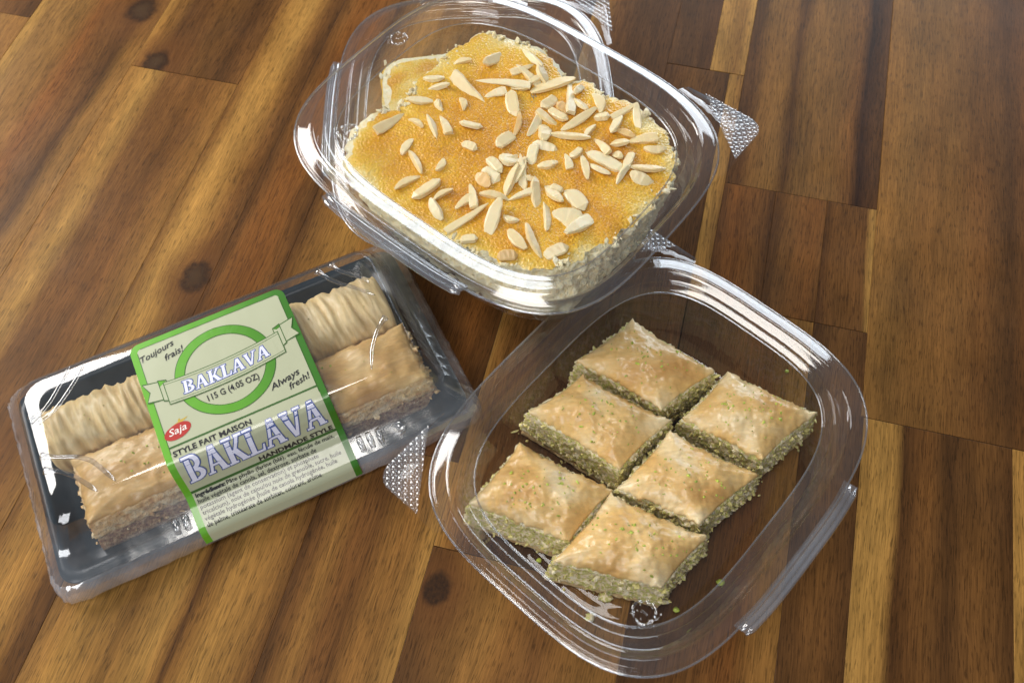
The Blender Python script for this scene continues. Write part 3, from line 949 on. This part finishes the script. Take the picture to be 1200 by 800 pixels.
for i, (x, y, ln, an, w) in enumerate(ALM):
    rr = random.Random(900 + i)
    toast = i in TOAST
    o = obj('almond_sliver', (SLT[i % 4] if toast else SL[rr.randrange(8)]), MAT_ALMT if toast else MAT_ALM, cake, smooth=False)
    th_ = math.atan2(y - CK.y, x - CK.x)
    z = top_z(x - CK.x, y - CK.y)
    if math.hypot(x - CK.x, y - CK.y) > top_r(th_) - 2:
        z -= 2
    hgt = min(w, 3.4) * rr.uniform(.55, .8)
    o.location = ((x - CK.x) * MM, (y - CK.y) * MM, (z + hgt * rr.uniform(.05, .38)) * MM)
    o.rotation_euler = (rr.gauss(0, .35), rr.gauss(0, .13), R(an) + (math.pi if rr.random() < .5 else 0))
    o.scale = (ln * 1.12 * MM, w * 1.08 * MM, hgt * MM)

# a plain slab fills the hidden container below
def cake_block(label, cx, cyy, z0, hx, hy, h, rz):
    t = thing('semolina_cake', label, 'cake', (cx * MM, cyy * MM, z0 * MM), rz)
    V, F = [], []
    N = 160
    for a in range(11):
        hh = a / 10
        for k in range(N):
            th = 2 * math.pi * k / N
            c, s = math.cos(th), math.sin(th)
            r = (abs(c / hx) ** 9 + abs(s / hy) ** 9) ** (-1 / 9)
            r += 1.2 * fbm((r * c * .25, r * s * .25, hh * 7 + 40), 3) - 1.2
            V.append((r * c * MM, r * s * MM, hh * h * MM))
    for a in range(10):
        for k in range(N):
            F.append((a * N + k, a * N + (k + 1) % N, (a + 1) * N + (k + 1) % N, (a + 1) * N + k))
    F.append(tuple(range(N))[::-1])
    F.append(tuple(range(10 * N, 11 * N)))
    obj('crumb_body', pydata('crumb_body', V, F), MAT_CRUMBCAKE, t)
    V, F, br = [], [], []
    for i in range(21):
        rr = i / 20
        for k in range(N):
            th = 2 * math.pi * k / N
            c, s = math.cos(th), math.sin(th)
            r = (abs(c / hx) ** 9 + abs(s / hy) ** 9) ** (-1 / 9) - .5 + 1.2 * noise.noise(Vector((c * 9, s * 9, 1)))
            x, y = r * rr * c, r * rr * s
            V.append((x * MM, y * MM, (h + 0.4 + 0.8 * fbm((x * .05, y * .05, 2), 3) - 1.2 * rr ** 14) * MM))
            br.append(0.22 + 0.9 * noise.noise(Vector((x * .09, y * .09, 4))) + 0.45 * rr ** 6)
    for i in range(20):
        for k in range(N):
            F.append((i * N + k, (i + 1) * N + k, (i + 1) * N + (k + 1) % N, i * N + (k + 1) % N))
    me = pydata('glazed_top', V, F)
    set_attr(me, 'brown', br)
    obj('glazed_top', me, MAT_GLAZE, t)
    rnd = random.Random(12)
    sp = []
    for k in range(260):
        th = rnd.uniform(0, 2 * math.pi)
        c, s = math.cos(th), math.sin(th)
        r = (abs(c / hx) ** 9 + abs(s / hy) ** 9) ** (-1 / 9) + min(1, rnd.gauss(-1, 4))
        sp.append((r * c * MM, r * s * MM, (h - rnd.random() ** 2 * h * .9 + .6) * MM))
    crumbs('cake_crumbs', sp, MAT_CRUMBCAKE, t, .7, 2.4, rnd)
    for k in range(7):
        o = obj('almond_sliver', SL[k % 8], MAT_ALM, t, smooth=False)
        o.location = (rnd.uniform(-hx + 6, -10) * MM, rnd.uniform(-hy + 6, hy - 6) * MM, (h + 1.6) * MM)
        o.rotation_euler = (rnd.gauss(0, .2), rnd.gauss(0, .1), rnd.uniform(0, 6.28))
        o.scale = (rnd.uniform(8, 15) * MM, rnd.uniform(3, 5) * MM, 2.2 * MM)
    return t
cake_block('pale golden semolina cake in the bottom container of the stack', -14.6, 335.5, 2.4, 60, 47, 25, R(-84))

# ------------------------------------------------------------------ black tray package
TR = thing('baklava_tray', 'black plastic tray of baklava under clear lid with green and cream label', 'tray', (-0.1306, 0.191, 0.0002), R(24.2))
def rrect(x0, x1, y0, y1, r, z, n=10, m=12):
    out = []
    for cx, cyy, a0 in ((x1 - r, y1 - r, 0), (x0 + r, y1 - r, 90), (x0 + r, y0 + r, 180), (x1 - r, y0 + r, 270)):
        for k in range(n + 1):
            a = R(a0 + 90 * k / n)
            out.append((cx + r * math.cos(a), cyy + r * math.sin(a), z))
    # densify the four straight runs so that the sheets shade well
    res = []
    for i, p in enumerate(out):
        q = out[(i + 1) % len(out)]
        d = math.dist(p, q)
        res.append(p)
        if i % (n + 1) == n:
            for k in range(1, m):
                res.append(tuple(p[j] + (q[j] - p[j]) * k / m for j in range(3)))
    return res
TE = 10.5   # the hinge end of the tray reaches farther out
pr = [(86, 46, 2.0), (88.0, 48.8, 4.0), (89.0, 49.8, 9.6), (88.7, 49.5, 10.4), (85.0, 45.6, 10.6), (84.0, 44.5, 9.5), (80.5, 41.0, 3.0), (78, 39, 1.6), (60, 22, 1.6), (42, 4, 1.6)]
obj('black_base', pydata('black_base', *loft([rrect(-a, a + (TE if i < 5 else 2), -b, b, max(9 - i * .4, 2.5), z) for i, (a, b, z) in enumerate(pr)])), MAT_BLACK, TR)
foot = [rrect(-86, 86 + TE, -46, 46, 8, 0.1), rrect(-86.2, 86.2 + TE, -46.2, 46.2, 8, 2.0)]
obj('foot_rim', pydata('foot_rim', *loft(foot, cap=False)), MAT_BLACK, TR)
LIDR = [(-94, 104.5, -55, 55, 9, 2.5), (-94, 104.5, -55, 55, 9, 5), (-93, 103.5, -53.5, 54, 9, 10), (-91.5, 102, -51, 52.5, 9, 12), (-90, 95, -41.5, 50, 9, 14.2), (-89, 93.5, -38, 48.5, 9, 15.8), (-87.5, 92, -35.5, 46.5, 9, 19),
        (-82.5, 88, -32, 42, 9, 28.5), (-80, 86, -29.5, 39.5, 9, 32), (-77, 83, -26, 36, 9, 33.5), (-70, 76, -19, 29, 6, 33.7), (-52, 58, -2, 12, 3, 33.8)]
def film_ring(a):
    out = []
    amp = 0.75 if a[5] < 14 else (0.35 if a[5] < 30 else 0.0)
    for x, y, z in rrect(*a, n=22, m=44):
        w = noise.noise(Vector((x * .55, y * .55, z * .12))) + .6 * noise.noise(Vector((x * 1.3, y * 1.3, z * .2)))
        cor = 1.5 if abs(x) > 78 and abs(y) > 36 else 1.0
        d = Vector((x / 94, y / 55)).normalized()
        if -32 < x < 44.5:
            w *= .12
        out.append((x + d.x * w * amp * cor, y + d.y * w * amp * cor, z + .3 * w * amp))
    return out
FR = [film_ring(a) for a in LIDR]
lid_o = obj('clear_lid', pydata('clear_lid', *loft(FR[7:])), MAT_FILM, TR)
obj('lid_bevel', pydata('lid_bevel', *loft(FR[3:8], cap=False)), MAT_BEVEL, lid_o)
obj('lid_skirt', pydata('lid_skirt', *loft(FR[:4], cap=False)), MAT_SKIRT, lid_o)
# embossed arcs on the lid top
ARCS = [[(-77.8, 18.9), (-73, 20), (-66.9, 24.9), (-60, 33), (-55.8, 38.0)], [(-74.6, 16.7), (-67, 19), (-61.6, 23.6), (-54, 31), (-49.7, 37)],
        [(-76.7, 0.3), (-70, -3.5), (-63.0, -6.6), (-58, -11), (-54.7, -17.2), (-51, -25)], [(-77, -6.8), (-71, -10), (-66.9, -14.0), (-62, -21), (-59, -26)],
        [(67.5, 36.5), (70, 31), (73.9, 27.0), (79, 22), (80, 18.5)], [(60.5, 36), (64, 29), (68.2, 24.0), (75, 17), (80, 11)], [(79.5, -2), (74, -6), (68, -14), (64, -24)]]
for a in ARCS:
    pts = []
    for (x0, y0), (x1, y1) in zip(a[:-1], a[1:]):
        for k in range(5):
            pts.append((x0 + (x1 - x0) * k / 5, y0 + (y1 - y0) * k / 5, 33.5))
    pts.append((*a[-1], 33.5))
    # smooth
    for _ in range(3):
        pts = [pts[0]] + [tuple((pts[i - 1][j] + pts[i][j] * 2 + pts[i + 1][j]) / 4 for j in range(3)) for i in range(1, len(pts) - 1)] + [pts[-1]]
    n = len(pts)
    rads = [1.9, 1.6, 1.3] + [1.05] * (n - 6) + [0.9, 0.6, 0.2]
    obj('embossed_arc', pydata('embossed_arc', *tube(pts, rads, 8, 0.7)), MAT_RIM, lid_o)
for x in (-38, -33.5, 47, 51.5, 56):
    v, f = tube([(x, -42.5, 14.4), (x, -45, 14.6), (x, -49.5, 13.4)], [1.2, 1.5, 1.2], 10, 0.8)
    obj('snap_rib', pydata('snap_rib', v, f), MAT_RIM, lid_o)
v, f = loft([[(65 + r * math.cos(t * math.pi / 12), -46.5 + r * math.sin(t * math.pi / 12), z) for t in range(24)] for r, z in ((3.4, 12.8), (3.3, 14.6), (2.9, 15.2), (2.4, 14.4))])
obj('snap_knob', pydata('snap_knob', v, f), MAT_RIM, lid_o)

# --- label: sheet that follows the lid's section
LX0, LX1 = -30.0, 42.5
PROF = [(34.7, 33.75), (20, 33.95), (0, 33.98), (-26, 33.8), (-28.2, 33.4), (-29.8, 32.3), (-30.9, 30.6), (-32.3, 28.3), (-35.8, 19.2), (-36.8, 17.4), (-38.4, 16.2), (-41.6, 14.7), (-51.1, 12.5), (-53.0, 11.2), (-53.9, 9.8), (-55.3, 5.2)]
CUM = [0]
for a, b in zip(PROF[:-1], PROF[1:]):
    CUM.append(CUM[-1] + math.dist(a, b))
LEN = CUM[-1]
def on_label(x, v, off=0.0):
    v = min(max(v, 0), LEN)
    i = 0
    while i < len(CUM) - 2 and CUM[i + 1] < v:
        i += 1
    t = (v - CUM[i]) / (CUM[i + 1] - CUM[i])
    y = PROF[i][0] + (PROF[i + 1][0] - PROF[i][0]) * t
    z = PROF[i][1] + (PROF[i + 1][1] - PROF[i][1]) * t
    dy, dz = PROF[i + 1][0] - PROF[i][0], PROF[i + 1][1] - PROF[i][1]
    L = math.hypot(dy, dz)
    z += 0.10 * noise.noise(Vector((x * .13, v * .07, 2.2))) + 0.05 * noise.noise(Vector((x * .4, v * .2, 7)))
    return (x * MM, (y + off * dz / L) * MM, (z + off * -dy / L) * MM)
def sheet(inset, off, r, nx=44, sides=True):
    """cut of the label with rounded top corners; inset from left, right and top"""
    V, F, idx = [], [], {}
    x0, x1 = LX0 + inset, LX1 - inset
    vs_ = sorted(set([inset + (LEN - inset) * k / 70 for k in range(71)] + [c for c in CUM if c > inset] + [inset + r * (1 - math.cos(k * math.pi / 16)) for k in range(9)]))
    for j, v in enumerate(vs_):
        d = max(0, r - (v - inset))
        cut = r - math.sqrt(max(0, r * r - d * d))
        for i in range(nx + 1):
            V.append(on_label(x0 + cut + (x1 - x0 - 2 * cut) * i / nx, v, off))
    W = nx + 1
    for j in range(len(vs_) - 1):
        for i in range(nx):
            F.append((j * W + i, (j + 1) * W + i, (j + 1) * W + i + 1, j * W + i + 1))
    return pydata('label_sheet', V, F)
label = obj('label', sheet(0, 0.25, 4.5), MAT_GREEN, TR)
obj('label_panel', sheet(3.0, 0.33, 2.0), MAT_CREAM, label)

def poly_on_label(name, polys, mat, off):
    """polys: list of polygons of (x, v); each lies a hair above the one before"""
    V, F = [], []
    for n, p in enumerate(polys):
        o = len(V)
        V += [on_label(x, v, off + 0.0012 * (n % 12)) for x, v in p]
        F.append(tuple(range(o, o + len(p))))
    me = pydata(name, V, F)
    bm = bmesh.new()
    bm.from_mesh(me)
    bmesh.ops.recalc_face_normals(bm, faces=bm.faces)
    for f_ in bm.faces:
        f_.normal_update()
        if f_.normal.z < 0 and abs(f_.normal.z) > .2 or (abs(f_.normal.z) <= .2 and f_.normal.y > 0):
            f_.normal_flip()
    bm.to_mesh(me)
    bm.free()
    return obj(name, me, mat, label, smooth=False)
def strip(path, w):
    """quads along a path of (x, v) with width w"""
    out = []
    n = len(path)
    L = []
    for i, p in enumerate(path):
        a, b = path[max(i - 1, 0)], path[min(i + 1, n - 1)]
        tx, ty = b[0] - a[0], b[1] - a[1]
        l = math.hypot(tx, ty) or 1
        L.append(((p[0] - ty / l * w / 2, p[1] + tx / l * w / 2), (p[0] + ty / l * w / 2, p[1] - tx / l * w / 2)))
    for (a, b), (c, d) in zip(L[:-1], L[1:]):
        out.append([a, c, d, b])
    return out
V0 = 34.7     # v = V0 - y on the flat part
RC, RV, RR = 6.2, 29.7, 22.0
def arc(cx, cv, r, a0, a1, n=60):
    return [(cx + r * math.cos(R(a0 + (a1 - a0) * k / n)), cv - r * math.sin(R(a0 + (a1 - a0) * k / n))) for k in range(n + 1)]
OFF = 0.42
poly_on_label('ring_outline', strip(arc(RC, RV, RR - 2.0, 0, 360, 90), 4.7), MAT_DKGREEN, OFF)
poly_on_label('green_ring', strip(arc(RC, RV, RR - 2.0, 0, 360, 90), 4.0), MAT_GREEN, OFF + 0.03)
DIV1, DIV2 = 55.9, 80.3
poly_on_label('divider_line', strip([(LX0 + 3 + k * 3.325, DIV1) for k in range(21)], 0.9), MAT_DKGREEN, OFF)
poly_on_label('divider_line', strip([(LX0 + 3 + k * 3.325, DIV2) for k in range(21)], 1.3), MAT_DKGREEN, OFF)
poly_on_label('inner_rule', strip([(LX0 + 4.6, 3.05), (LX1 - 4.6, 3.05)], 0.25) + strip([(LX0 + 3.05, 5 + k * 3) for k in range(19)], 0.25) + strip([(LX1 - 3.05, 5 + k * 3) for k in range(19)], 0.25), MAT_DKGREEN, OFF)
# ribbon: rises slightly to the right, sagging in the middle
def rib_c(x):
    u = (x - RC) / 30.0
    return 30.3 - 1.2 * u + 2.2 * (1 - u * u) - 1.6
def rib_band(x0, x1, h, dv=0, n=30):
    xs = [x0 + (x1 - x0) * k / n for k in range(n + 1)]
    return [[(a, rib_c(a) + dv - h / 2), (a, rib_c(a) + dv + h / 2), (b, rib_c(b) + dv + h / 2), (b, rib_c(b) + dv - h / 2)] for a, b in zip(xs[:-1], xs[1:])]
for s in (-1, 1):
    a, b, c, d = RC + s * 25.5, RC + s * 28.5, RC + s * 35.2, RC + s * 32.0
    lv = rib_c(a) - 4.6 if s > 0 else rib_c(a) - 3.0
    tail = [[(b, lv - 4.0), (b, lv + 5.0), (c, lv + 3.6), (c - s * 2.2, lv - 0.6), (c, lv - 5.4)]]
    fold = [[(a, lv - 3.4), (a, lv + 7.0), (b, lv + 5.6), (b, lv - 4.6)]]
    poly_on_label('ribbon_tail_outline', [[(b - s * .3, lv - 4.5), (b - s * .3, lv + 5.5), (c + s * .5, lv + 4.2), (c - s * 1.7, lv - 0.6), (c + s * .5, lv - 6.1)]], MAT_DKGREEN, OFF + .06)
    poly_on_label('ribbon_tail', tail, MAT_CREAM, OFF + .09)
    poly_on_label('ribbon_fold_outline', [[(a - s * .4, lv - 4.0), (a - s * .4, lv + 7.5), (b + s * .4, lv + 6.1), (b + s * .4, lv - 5.2)]], MAT_DKGREEN, OFF + .11)
    poly_on_label('ribbon_fold', fold, MAT_CREAM, OFF + .13)
    poly_on_label('ribbon_shade', [[(a, lv - 3.4), (b, lv - 1.6), (b, lv - 4.6)]], MAT_GREEN, OFF + .15)
poly_on_label('ribbon_outline', rib_band(RC - 27.0, RC + 27.0, 12.0), MAT_DKGREEN, OFF + .16)
poly_on_label('ribbon_band', rib_band(RC - 26.6, RC + 26.6, 11.2), MAT_CREAM, OFF + .19)
poly_on_label('ribbon_rule', rib_band(RC - 26.6, RC + 26.6, 0.25, -4.6) + rib_band(RC - 26.6, RC + 26.6, 0.25, 4.7), MAT_DKGREEN, OFF + .21)

# display capitals, drawn as convex strokes in a unit cell (height 1, y up)
def q4(x0, y0, x1, y1, wa, wb=None):
    wb = wa if wb is None else wb
    return [(x0 - wa / 2, y0), (x0 + wa / 2, y0), (x1 + wb / 2, y1), (x1 - wb / 2, y1)]
def box(x0, y0, x1, y1):
    return [(x0, y0), (x1, y0), (x1, y1), (x0, y1)]
def bowl(x, y0, y1, w, th):
    cyy, ry = (y0 + y1) / 2, (y1 - y0) / 2
    o = [(x + w * math.cos(R(-90 + 18 * k)), cyy + ry * math.sin(R(-90 + 18 * k))) for k in range(11)]
    i = [(x + (w - th) * math.cos(R(-90 + 18 * k)), cyy + (ry - th * .62) * math.sin(R(-90 + 18 * k))) for k in range(11)]
    return [[o[k], o[k + 1], i[k + 1], i[k]] for k in range(10)]
GL = {
 'B': (0.74, [box(.10, 0, .29, 1), box(.02, 0, .36, .075), box(.02, .925, .36, 1)] + bowl(.34, 0, .54, .36, .20) + bowl(.34, .48, 1, .31, .19)),
 'A': (0.84, [q4(.14, 0, .40, 1, .10, .13), q4(.68, 0, .44, 1, .22, .16), box(.22, .30, .62, .38), box(.02, 0, .27, .07), box(.54, 0, .83, .07)]),
 'K': (0.84, [box(.10, 0, .29, 1), box(.02, 0, .37, .075), box(.02, .925, .37, 1), q4(.34, .42, .66, 1, .13), q4(.68, 0, .38, .55, .23), box(.52, .925, .80, 1), box(.52, 0, .83, .075)]),
 'L': (0.68, [box(.10, 0, .29, 1), box(.02, .925, .37, 1), box(.02, 0, .62, .085), [(.52, 0), (.62, 0), (.66, .30), (.60, .30)]]),
 'V': (0.82, [q4(.40, 0, .14, 1, .14, .22), q4(.42, 0, .69, 1, .13, .10), box(.01, .93, .31, 1), box(.55, .93, .82, 1)]),
}
def grow(p, d):
    """offset a convex polygon outward by d"""
    n = len(p)
    ar = sum(p[i][0] * p[(i + 1) % n][1] - p[(i + 1) % n][0] * p[i][1] for i in range(n))
    if ar < 0:
        p = p[::-1]
    out = []
    for i in range(n):
        a, b, c = Vector(p[i - 1]), Vector(p[i]), Vector(p[(i + 1) % n])
        e1, e2 = (b - a), (c - b)
        if e1.length < 1e-6 or e2.length < 1e-6:
            out.append(tuple(b)); continue
        n1 = Vector((e1.y, -e1.x)).normalized()
        n2 = Vector((e2.y, -e2.x)).normalized()
        k = n1 + n2
        k = k / max(k.dot(k) / 2, .35)
        out.append(tuple(b + k * d))
    return out
def refine(p, n=5):
    """split a polygon into horizontal slices so that it can follow the bend"""
    ys = [q[1] for q in p]
    y0, y1 = min(ys), max(ys)
    if y1 - y0 < .2:
        return [p]
    out = []
    for k in range(n):
        lo, hi = y0 + (y1 - y0) * k / n, y0 + (y1 - y0) * (k + 1) / n
        q = p
        for bound, sgn in ((lo, 1), (hi, -1)):
            r = []
            for i in range(len(q)):
                a, b = q[i], q[(i + 1) % len(q)]
                ia, ib = sgn * (a[1] - bound) >= -1e-9, sgn * (b[1] - bound) >= -1e-9
                if ia: r.append(a)
                if ia != ib:
                    t = (bound - a[1]) / (b[1] - a[1])
                    r.append((a[0] + (b[0] - a[0]) * t, bound))
            q = r
            if len(q) < 3: break
        if len(q) >= 3: out.append(q)
    return out
def display(word, x0, width, height, fn, off, ow, name):
    adv = sum(GL[c][0] for c in word)
    sx = width / adv
    lines, fills = [], []
    x = 0
    for c in word:
        w, ps = GL[c]
        for p in ps:
            p = [((a + x) * sx, b * height) for a, b in p]
            for d, dst in ((ow, lines), (0.0, fills)):
                for q in refine(grow(p, d) if d else p, 7):
                    dst.append([fn(x0 + a, b) for a, b in q])
        x += w
    poly_on_label(name + '_outline', lines, MAT_NAVY, off)
    poly_on_label(name, fills, MAT_LILAC, off + 0.035)
display('BAKLAVA', RC - 20.0, 40.0, 6.4, lambda x, y: (x + 0.10 * y, rib_c(x) + 3.2 - y), OFF + .24, 0.38, 'ribbon_lettering')
display('BAKLAVA', -25.0, 62.5, 13.0, lambda x, y: (x + 0.05 * y, 75.2 - 1.0 * (x + 25) / 62 - y), OFF + .10, 0.46, 'large_lettering')

def text(s, x0, v0, size, width=None, shear=0.0, bold=0.0, rot=0.0, mat=MAT_INK, off=0.10, name='lettering', lines=1.0):
    cu = bpy.data.curves.new('t', 'FONT')
    cu.body = s
    cu.size = size
    cu.shear = shear
    cu.offset = bold
    cu.space_line = lines
    cu.resolution_u = 2
    ob = bpy.data.objects.new('t', cu)
    C.objects.link(ob)
    dg = bpy.context.evaluated_depsgraph_get()
    me = bpy.data.meshes.new_from_object(ob.evaluated_get(dg))
    bpy.data.objects.remove(ob)
    bpy.data.curves.remove(cu)
    xs = [v.co.x for v in me.vertices]
    k = width / (max(xs) - min(xs)) if width else 1.0
    c, s_ = math.cos(R(rot)), math.sin(R(rot))
    for v in me.vertices:
        x, y = (v.co.x - min(xs)) * k, v.co.y
        v.co = on_label(x0 + x * c - y * s_, v0 - (x * s_ + y * c), OFF + off)
    me.materials.clear()
    me.name = name
    return obj(name, me, mat, label, smooth=False)
text('115 G (4.05 OZ)', -5.2, 42.0, 4.4, 23.5, bold=0.06, rot=2)
text('Toujours', -26.3, 10.6, 4.6, 16.0, 0.35, 0.05, 11)
text('frais!', -16.5, 14.2, 4.6, 9.5, 0.35, 0.05, 11)
text('Always', 21.0, 49.6, 4.6, 14.5, 0.35, 0.05, 11)
text('fresh!', 28.6, 52.6, 4.6, 10.5, 0.35, 0.05, 11)
text('STYLE FAIT MAISON', -26.2, 60.6, 3.7, 34.5, bold=0.10)
text('HANDMADE STYLE', 4.5, 79.3, 3.5, 34.0, bold=0.10)
ING = ['Ingr\u00e9dients: P\u00e2te phyllo (farine (bl\u00e9), eau, f\u00e9cule de ma\u00efs,', 'huile v\u00e9g\u00e9tale de canola, sel, dextrose, sorbate de', 'potassium (agent de conservation) et phosphate', 'tricalcium), noix de cajou/ou noix de grenoble, sucre, huile', 'v\u00e9g\u00e9tale hydrog\u00e9n\u00e9e (huile de canola hydrog\u00e9n\u00e9e, huile', 'de palme, trist\u00e9arate de sorbitan, colorant, ar\u00f4me']
WID = [63.5, 54.0, 54.0, 63.5, 60.5, 52.0]
for i, (s, w) in enumerate(zip(ING, WID)):
    text(s, -26.0, 83.6 + i * 2.75, 2.9, w, bold=0.025, name='ingredient_line')
text('Ingr\u00e9dients:', -26.0, 83.6, 2.9, 13.3, bold=0.09, name='ingredient_heading')
# red oval emblem with script and a gold flourish
oc, ov = -21.3, 49.6
poly_on_label('emblem_flourish', [[(oc - 1, ov - 3.4), (oc + 2.5, ov - 4.6), (oc + 6.0, ov - 5.0), (oc + 3.0, ov - 3.4)], [(oc + 1, ov - 3.2), (oc + 1.6, ov - 5.2), (oc + 2.4, ov - 5.6), (oc + 2.2, ov - 3.4)]], MAT_GOLD, OFF + .02)
def oval(rx, ry):
    return [(oc + rx * math.cos(t * math.pi / 20) + .12 * ry * math.sin(t * math.pi / 20), ov - ry * math.sin(t * math.pi / 20) - .10 * rx * math.cos(t * math.pi / 20)) for t in range(40)]
poly_on_label('emblem_oval', [oval(6.0, 3.6)], MAT_RED, OFF + .05)
text('Saja', oc - 3.9, ov + 1.3, 4.6, 8.0, 0.3, 0.03, 5, MAT_WHITE, 0.09, 'emblem_script')

# --- pastries inside the tray (tray-local frame, in world space through an Empty of their own)
def in_tray(name, label, cat, x, y, z, group):
    a = R(24.2)
    return thing(name, label, cat, ((-130.6 + x * math.cos(a) - y * math.sin(a)) * MM, (191 + x * math.sin(a) + y * math.cos(a)) * MM, z * MM), a, group)
def bar(label, x0, x1, y0, y1, zt, seed):
    cx, cyy = (x0 + x1) / 2, (y0 + y1) / 2
    t = in_tray('baklava_bar', label, 'baklava', cx, cyy, 2.0, 'pastries in the black tray')
    rnd = random.Random(seed)
    pastry(t, [(x1 - cx, y1 - cyy), (x1 - cx, y0 - cyy), (x0 - cx, y0 - cyy), (x0 - cx, y1 - cyy)], 0.1, zt - 2.0, rnd, (MAT_BAR, MAT_AMBER, MAT_WALNUT, MAT_AMBER), 2.2, 0.02, 90, 22, (1.10, 1.0), (0, -3.5), 0.42)
def roll(label, x0, x1, yc, hw, h, seed):
    cx = (x0 + x1) / 2
    t = in_tray('phyllo_roll', label, 'pastry roll', cx, yc, 2.0, 'pastries in the black tray')
    V, F, br = [], [], []
    NX, NA = 110, 44
    for i in range(NX + 1):
        u = i / NX
        x = x0 - cx + (x1 - x0) * u
        e = min(u, 1 - u) * (x1 - x0)
        cap = math.sqrt(max(0, 1 - max(0, 1 - e / 3.0) ** 2)) * .35 + .65
        for k in range(NA):
            a = 2 * math.pi * k / NA
            c, s = math.cos(a), math.sin(a)
            w = noise.noise(Vector((x * .11 + seed, c * 1.0, s * 1.0)))
            w2 = 1 - abs(noise.noise(Vector((x * .30 + c * .9 + seed, c * 1.1 + .02 * x, s * .9 + 5))))
            r = 1 + 0.10 * w + 0.17 * (w2 - .8) + 0.03 * noise.noise(Vector((x * .7, c * 4, s * 4 + seed)))
            yy = hw * math.copysign(abs(c) ** .75, c) * r * cap
            zz = h / 2 + h / 2 * math.copysign(abs(s) ** .8, s) * (r if s > 0 else 1) * cap
            V.append((x * MM, yy * MM, zz * MM))
            br.append(0.25 + 1.2 * (0.85 - w2) + 0.3 * w)
    for i in range(NX):
        for k in range(NA):
            F.append((i * NA + k, (i + 1) * NA + k, (i + 1) * NA + (k + 1) % NA, i * NA + (k + 1) % NA))
    F.append(tuple(range(NA)))
    F.append(tuple(range(NX * NA, NX * NA + NA))[::-1])
    me = pydata('rolled_phyllo', V, F)
    set_attr(me, 'brown', br)
    obj('rolled_phyllo', me, MAT_ROLL, t)
    rnd = random.Random(int(seed))
    sp = [((x1 - x0) * rnd.uniform(-.45, .45) * MM, hw * rnd.uniform(-.3, .3) * MM, (h - .2) * MM) for _ in range(7)]
    crumbs('pistachio_crumbs', sp, MAT_PISTD, t, .3, .7, rnd)
bar('flat layered baklava bar with dark nut filling, left of the label', -69.5, -1, -32.5, -0.5, 24.6, 61)
bar('flat layered baklava bar right of the label, near the textured finger tab', 3, 86.5, -32.5, -2, 24.6, 62)
roll('wrinkled pale phyllo roll left of the label, behind the flat bar', -77, -2, 14.5, 14.5, 26.5, 3.0)
roll('wrinkled pale phyllo roll right of the label, under the container hinge', 3, 85, 15.5, 16.5, 26.5, 9.0)
